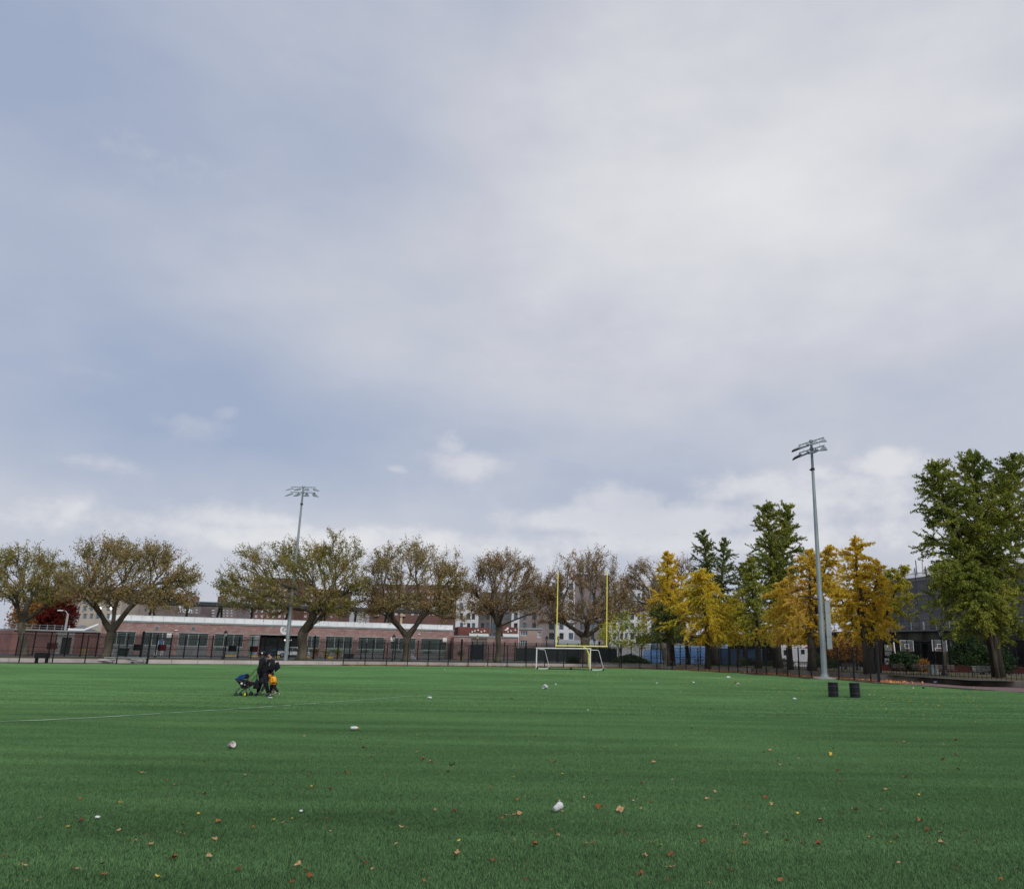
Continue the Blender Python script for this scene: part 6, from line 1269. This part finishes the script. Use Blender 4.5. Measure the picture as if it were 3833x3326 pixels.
# bleacher at the left
def bleacher():
    a = gr(318, 2481); rt = empty('bleacher', (a.x, a.y+2.5, 0), R(8), 'low white aluminium bleacher with stepped planks left of the fence gap', 'bleachers')
    Lb = 4.9; ml = mat('aluminium_plank', (.55, .58, .58), .45, .1, 2)
    for k, (y, z) in enumerate(((0, .25), (.35, .42), (.75, .60))):
        b = MB(); b.box(-.1 if k < 2 else .3, Lb if k == 2 else (1.6), y, y+.26, z, z+.05); b.build('plank', ml, rt)
        if k < 2: b = MB(); b.box(3.3, Lb, y, y+.26, z, z+.05); b.build('plank', ml, rt)
    for x in (.4, 1.4, 3.5, 4.6): b = MB(); b.box(x-.03, x+.03, 0, .9, 0, .24); b.box(x-.03, x+.03, .6, .95, .24, .59); b.build('support', M_GALV, rt)
bleacher()
def thing_at(name, label, cat, x, yb, Y, z=TZ, rz=0., group=None): p = at(x, yb, Y); p.z = z; return empty(name, p, rz, label, cat, group)
# black bin box at far left edge of field
rt = thing_at('equipment_box', 'black box on legs at the left edge of the photo beside the fence', 'box', 160, 2480, 88, 0); b = MB(); b.box(-.8, .45, -.3, .3, .55, 1.1); b.build('box', M_BLACK, rt)
for x in (-.7, .35): b = MB(); b.box(x-.06, x+.06, -.2, .2, 0, .549); b.build('leg', M_BLACK, rt)
# tall chair, ramps, green boxes, planters, dark bins
rt = thing_at('high_chair', 'tall white lifeguard style chair with blue slatted back against the brick wall', 'chair', 597, 2452, 150)
for z in (2.0, 2.25, 2.5): b = MB(); b.box(-.45, .35, 0, .04, z, z+.18); b.build('back_slat', mat('chair_blue', (.10, .20, .38), .5), rt)
b = MB(); b.box(-.5, .4, -.5, .05, 1.65, 1.75); b.build('seat', M_PARA, rt)
for x in (-.5, .42):
    for y in (-.5, 0): b = MB(); b.tube((x*1.25, y*1.3, 0), (x, y, 1.65 if y else 2.6), .045, n=5); b.build('leg', M_PARA, rt)
def ramp(x0, x1, yt, yb, Y, flip, label):
    a = at(x0, yb, Y); c2 = at(x1, yb, Y); h = at(x0, yt, Y).z-TZ; L_ = c2.x-a.x; o = empty('skate_ramp', (a.x, Y, TZ), 0, label, 'ramp', 'pale wedge ramps in front of the brick building'); b = MB()
    xs = (0, L_, 0) if flip else (0, L_, L_); b.add([(0, -.8, 0), (L_, -.8, 0), (xs[2], -.8, h), (0, .8, 0), (L_, .8, 0), (xs[2], .8, h)], [(0, 1, 2), (3, 5, 4), (0, 3, 4, 1), (1, 4, 5, 2), (2, 5, 3, 0)]); b.build('wedge', mat('pale_ramp', (.42, .43, .46), .7, .1), o)
    b = MB(); b.box(0, L_, -.82, -.801, 0, .12); b.build('kick_strip', M_SLATE, o)
ramp(401, 434, 2424, 2450, 132, False, 'pale triangular ramp beside the leftmost whole plane trunk'); ramp(1532, 1558, 2439, 2465, 150, True, 'pale triangular ramp right of the middle plane trunk')
def planter(x, yb, Y, w_, h, m, label, plant=None, cat='planter', name='planter'):
    rt = thing_at(name, label, cat, x, yb, Y); b = MB(); b.add([(-w_*.42, -w_*.35, 0), (w_*.42, -w_*.35, 0), (w_*.42, w_*.35, 0), (-w_*.42, w_*.35, 0), (-w_*.5, -w_*.4, h), (w_*.5, -w_*.4, h), (w_*.5, w_*.4, h), (-w_*.5, w_*.4, h)], [(0, 3, 2, 1), (4, 5, 6, 7), (0, 1, 5, 4), (1, 2, 6, 5), (2, 3, 7, 6), (3, 0, 4, 7)]); b.build('box', m, rt)
    b = MB(); b.box(-w_*.53, w_*.53, -w_*.43, w_*.43, h+.002, h+.06); b.build('rim', m, rt)
    if plant:
        r_ = np.random.default_rng(int(x)); P_ = r_.normal(size=(500, 3))*np.array([.32, .25, .32])+np.array([0, 0, h+.45]); link('foliage', leaf_mesh(P_, .16, 'foliage', seed=int(x)), plant, rt)
M_TERR = mat('terracotta', (.28, .12, .08), .8, .2); M_DGREEN = mat('dark_green_paint', (.012, .035, .028), .6, .2); M_WOODB = mat('tan_box', (.38, .28, .13), .8, .2)
planter(453, 2451, 133, 1.7, 1.1, M_DGREEN, 'dark green storage box beside the pale ramp at the left', None, 'box', 'storage_box')
planter(1305, 2458, 152, 1.6, .8, M_DKMET, 'dark rectangular box in front of the windows left of the middle plane tree', None, 'box', 'storage_box')
planter(1180, 2457, 160, .8, .7, M_TERR, 'terracotta planter with orange plant right of the thick plane trunk', L_ORG)
planter(1222, 2457, 160, .7, .4, M_TERR, 'low planter with yellow plant between the trunk and windows', L_YG)
planter(1264, 2457, 160, .7, .6, M_TERR, 'small planter with yellow leaves further right by the windows', L_YG)
planter(1723, 2462, 152, 1.0, .75, M_WOODB, 'tan planter box with bare shrub before the annex', L_PLANEB)
planter(305, 2444, 142, .5, .9, M_WOODB, 'tan box by the outbuilding wall, left one of two', None, 'box', 'tan_box'); planter(322, 2444, 142, .5, 1.0, M_WOODB, 'tan box by the outbuilding wall, right one of two', None, 'box', 'tan_box')
# dark board on the lamp post side, yellow kerbs, barriers
rt = thing_at('notice_panel', 'tall dark blue panel board behind the amber lamp post', 'sign', 1784, 2456, 148); b = MB(); b.box(-1.25, 1.2, .2, .3, .25, 2.75); b.build('board', mat('navy_board', (.012, .02, .034), .5), rt)
for x in (-1.1, 1.05): b = MB(); b.tube((x, .35, 0), (x, .35, 2.7), .05); b.build('post', M_BLACK, rt)
for (x0, x1, y, Y, lab) in [(844, 885, 2448, 150, 'first from left'), (935, 968, 2450, 150, 'left of the dark entrance'), (1030, 1048, 2452, 150, 'left of the white pickup'), (1144, 1162, 2453, 151, 'right of the thick plane trunk'), (1228, 1248, 2454, 152, 'before the barred windows')]:
    a = at(x0, y, Y); c2 = at(x1, y, Y); b = MB(); b.add([(0, -.15, 0), (c2.x-a.x, -.15, 0), (c2.x-a.x, .15, 0), (0, .15, 0), (.1, -.1, .28), (c2.x-a.x-.1, -.1, .28), (c2.x-a.x-.1, .1, .28), (.1, .1, .28)], [(0, 3, 2, 1), (4, 5, 6, 7), (0, 1, 5, 4), (1, 2, 6, 5), (2, 3, 7, 6), (3, 0, 4, 7)])
    o = b.build('yellow_kerb', mat('kerb_yellow', (.62, .38, .04), .7, .2), None, (a.x, Y, TZ)); tag(o, 'yellow painted kerb block, ' + lab, 'kerb', 'yellow kerb blocks before the brick building')
def barrier(x0, x1, yb, yt, Y, label, nb=4):
    a = at(x0, yb, Y); c2 = at(x1, yb, Y); L_ = c2.x-a.x; h = at(x0, yt, Y).z-TZ; rt = empty('barrier', (a.x, Y, TZ), 0, label, 'railing', 'pale pipe railings along the street')
    for k in range(nb): b = MB(); b.tube((L_*k/(nb-1), 0, 0), (L_*k/(nb-1), 0, h), .035, n=5); b.build('post', M_GALV, rt)
    for z in (h*.5, h): b = MB(); b.tube((0, 0, z), (L_, 0, z), .03, n=5); b.build('rail', M_GALV, rt)
barrier(1872, 1928, 2461, 2447, 151, 'pale pipe railing right of the small plane tree'); barrier(848, 900, 2450, 2432, 155, 'pale railing in front of the fourth barred window'); barrier(1828, 1850, 2461, 2450, 151, 'short pipe railing left of the small plane tree', 3); barrier(1192, 1240, 2455, 2434, 158, 'pale railing behind the planters')
def strip_paint(x0, x1, y, Y, m, lab):
    a = at(x0, y, Y); c2 = at(x1, y, Y); b = MB(); b.box(a.x, c2.x, Y, Y+.3, TZ, TZ+.15); tag(b.build('painted_kerb', m), lab, 'kerb', 'painted kerbs on the street')
strip_paint(1874, 1900, 2466, 149, M_BLUEL, 'light blue painted kerb right of the small plane trunk'); strip_paint(1901, 1926, 2466, 149, mat('pale_blue_paint', (.30, .42, .50), .7), 'paler blue painted kerb further right'); strip_paint(1832, 1847, 2466, 149, mat('kerb_yellow', (.62, .38, .04), .7, .2), 'yellow painted kerb left of the small plane trunk')
# bright pavement strip of the street behind the fence
cs = [p for p in CF]; b = MB()
for a, c2 in zip(cs[:8], cs[1:9]): b.add([(a.x, a.y+1.5, TZ+.02), (c2.x, c2.y+1.5, TZ+.02), (c2.x, c2.y+9, TZ+.02), (a.x, a.y+9, TZ+.02)], [(0, 1, 2, 3)])
tag(b.build('pavement', mat('pale_pavement', (.30, .34, .35), .8, .15, .3)), kind='structure')
# vehicles
def pickup(x0, x1, yb, Y):
    a = at(x0, yb, Y); c2 = at(x1, yb, Y); rt = empty('pickup_truck', (a.x, Y, TZ), 0, 'white crew cab pickup truck parked before the dark entrance', 'pickup truck'); k = 5.7; mw = mat('white_car_paint', (.68, .70, .72), .3, .05, 1)
    prof = [(0, .55), (0, 1.02), (.05, 1.12), (1.75, 1.14), (1.85, 1.75), (2.05, 1.88), (3.5, 1.90), (3.75, 1.82), (4.35, 1.22), (5.5, 1.10), (5.72, .95), (5.75, .5), (5.2, .42), (.3, .42)]
    b = MB(); n = len(prof); f = [(x, -.95 if z < 1.2 else -.80, z) for x, z in prof]; g = [(x, .95 if z < 1.2 else .80, z) for x, z in prof]; b.add(f+g, [tuple(range(n)), tuple(range(2*n-1, n-1, -1))]+[(i, n+i, n+(i+1) % n, (i+1) % n) for i in range(n)]); b.build('body', mw, rt)
    for (p0, p1, p2, p3) in [((2.0, 1.22), (2.9, 1.22), (2.9, 1.76), (2.12, 1.76)), ((3.0, 1.22), (4.15, 1.22), (3.68, 1.76), (3.0, 1.76))]:
        b = MB(); s = -.965; t = -.83; b.add([(p0[0], s, p0[1]), (p1[0], s, p1[1]), (p2[0], t, p2[1]), (p3[0], t, p3[1])], [(0, 1, 2, 3)]); b.build('side_window', M_GLASS, rt)
    b = MB(); b.add([(4.40, -.8, 1.24), (4.40, .8, 1.24), (3.80, .72, 1.80), (3.80, -.72, 1.80)], [(0, 1, 2, 3)]); b.build('windscreen', M_GLASS, rt)
    for x in (1.05, 4.65):
        for y in (-.86, .86): b = MB(); b.lathe((x, y, .40), [(.25, -.13), (.39, -.12), (.40, 0), (.39, .12), (.25, .13)], 18, (0, 1, 0)); w_ = b.build('wheel', M_BLACK, rt); b = MB(); b.lathe((x, y*1.02, .40), [(.24, -.12), (.22, .12), (.001, .13)], 12, (0, 1, 0)); b.build('rim', M_GALV, w_)
    b = MB(); b.box(-.03, .12, -.97, -.80, .75, 1.05); b.build('tail_light', mat('tail_red', (.35, .01, .02), .3), rt)
    b = MB(); b.box(2.95, 2.97, -.975, -.955, .55, 1.75); b.box(1.95, 1.97, -.975, -.955, .55, 1.2); b.box(2.6, 2.75, -.985, -.955, 1.02, 1.07); b.box(3.75, 3.9, -.985, -.955, 1.02, 1.07); b.build('door_trim', M_DKMET, rt)
    b = MB(); b.box(4.0, 4.25, -1.15, -.96, 1.2, 1.38); b.build('mirror', M_BLACK, rt)
pickup(1042, 1130, 2453, 162)
rt = thing_at('parked_car', 'dark teal car standing left of the white pickup in the entrance', 'car', 990, 2450, 166)
prof = [(0, .35), (0, .8), (.3, .95), (.9, 1.0), (1.5, 1.42), (2.9, 1.42), (3.5, 1.0), (4.2, .85), (4.3, .35)]
b = MB(); n = len(prof); b.add([(x, -.85 if z < 1.1 else -.68, z) for x, z in prof]+[(x, .85 if z < 1.1 else .68, z) for x, z in prof], [tuple(range(n)), tuple(range(2*n-1, n-1, -1))]+[(i, n+i, n+(i+1) % n, (i+1) % n) for i in range(n)]); b.build('body', mat('teal_car_paint', (.018, .045, .055), .3), rt)
b = MB(); b.add([(1.2, -.86, 1.03), (3.2, -.86, 1.03), (2.8, -.73, 1.36), (1.6, -.73, 1.36)], [(0, 1, 2, 3)]); b.build('side_window', M_GLASS, rt)
for x in (.8, 3.5): b = MB(); b.lathe((x, -.78, .33), [(.2, -.1), (.33, -.08), (.33, .08), (.2, .1)], 16, (0, 1, 0)); b.build('wheel', M_BLACK, rt)
# lit lamps seen in the photograph
for x, y, Y, lab in [(374, 2276, 246, 'left one of two warm lit lamps on the beige block'), (417, 2276, 246, 'right one of two warm lit lamps on the beige block'), (1067, 2395, 170, 'small lit lamp at the dark entrance, left one'), (1088, 2395, 170, 'small lit lamp at the dark entrance, right one')]:
    p = at(x, y, Y); rt = empty('lit_lamp', p, 0, lab, 'lamp', 'lit lamps in the distance'); r_ = .42 if Y > 200 else .17; b = MB(); b.lathe((0, 0, 0), [(.001, -r_), (r_*.7, -r_*.7), (r_, 0), (r_*.7, r_*.7), (.001, r_)], 10); b.build('globe', mat('lit_globe', (.9, .8, .65), .5, emit=(1, .85, .65, 2.2)), rt)
    b = MB(); b.tube((0, 0, r_), (0, .8, r_+.25), .05); b.build('bracket', M_DKMET, rt)
rt = thing_at('street_light', 'grey street light post in front of the crimson tree', 'street light', 229, 2445, 150); t = at(236, 2296, 150).z-TZ; b = MB(); b.tube((0, 0, 0), (0, 0, t), .22, .18, n=8); b.build('post', M_CONC, rt); b = MB(); b.path([(0, 0, t-.1), (-.5, 0, t+.5), (-1.1, 0, t+.6)], .05); b.build('arm', M_GALV, rt); b = MB(); b.box(-1.9, -1.0, -.15, .15, t+.5, t+.66); b.build('lamp_head', M_PARA, rt)
# posters and red low wall at the right, rusty shrub
for (x0, x1, y0, y1, Y, c_, lab) in [(3312, 3344, 2412, 2436, 112, (.14, .17, .14), 'greenish poster with a red edge left of the farther hoop'), (3313, 3337, 2438, 2452, 112, (.13, .12, .15), 'grey notice under the greenish poster')]:
    a = at(x0, y1, Y); c2 = at(x1, y0, Y); b = MB(); b.box(0, c2.x-a.x, 0, .06, 0, c2.z-a.z); o = b.build('poster', mat('poster_%s' % lab[:5], c_, .7, .3, 1.5), None, a); tag(o, lab, 'poster')
    if x1 == 3344: b = MB(); w_ = c2.x-a.x; b.box(w_*.80, w_, -.02, -.002, .1, c2.z-a.z); b.build('red_edge', mat('poster_red', (.30, .06, .04), .7), o); b = MB(); b.box(w_*.3, w_*.36, -.02, -.002, .5, c2.z-a.z-.1); b.build('white_mark', M_PARA, o)
for x0, x1, lab in [(3293, 3301, 'narrow pale graffiti panel by the ginkgo trunk'), (3314, 3340, 'wide pale graffiti panel under the viaduct')]:
    a = at(x0, 2500, 106); c2 = at(x1, 2463, 106); b = MB(); b.box(0, c2.x-a.x, 0, .1, 0, c2.z-a.z); o = b.build('graffiti_panel', mat('graffiti', (.32, .30, .34), .7, .6, 2.2, col2=(.05, .05, .08), detail=8), None, a); tag(o, lab, 'panel')
a = at(3270, 2510, 104); c2 = at(3800, 2520, 96); rt = empty('red_low_wall', (a.x, 104, TZ), math.atan2(96-104, c2.x-a.x), 'low dark red wall behind the benches at the right', 'wall'); b = MB(); b.box(0, 24, 0, .25, 0, .75); b.build('wall_face', mat('dark_red_wall', (.09, .018, .014), .8, .3), rt)
rt = thing_at('white_pole', 'thin slanted white pole beside the greenish poster', 'pole', 3351, 2440, 100, 1.8); b = MB(); b.tube((0, 0, 0), (-.1, 0, 2.0), .07, n=6); b.build('pole', M_PARA, rt)
plane_tree('rusty orange brown shrub behind the benches at the right', (3455, 2512), (3455, 2500), (3442, 2465, 3472, 2512), 90, .06, 58, L_ORG, 120, 1500, group='small trees', leaf=.14, name='rusty_shrub', sig=.15, tm=B_DARK)
planter(3496, 2518, 82, .75, .85, M_GALV, 'grey wire litter basket by the black lamp post', None, 'trash can', 'litter_basket')
# pipe cage round the small ginkgo stem
rt = thing_at('tree_guard', 'small pale bent pipe guard standing in the leaf drift', 'tree guard', 2505, 2506, 114, 0); 
for k in range(4): x = -.75+.5*k; b = MB(); b.path([(x-.18, 0, 0), (x-.15, 0, .9), (x, 0, 1.15), (x+.15, 0, .9), (x+.18, 0, 0)], .035, 5); b.build('hoop', mat('pale_pipe', (.30, .33, .30), .6, .2), rt)
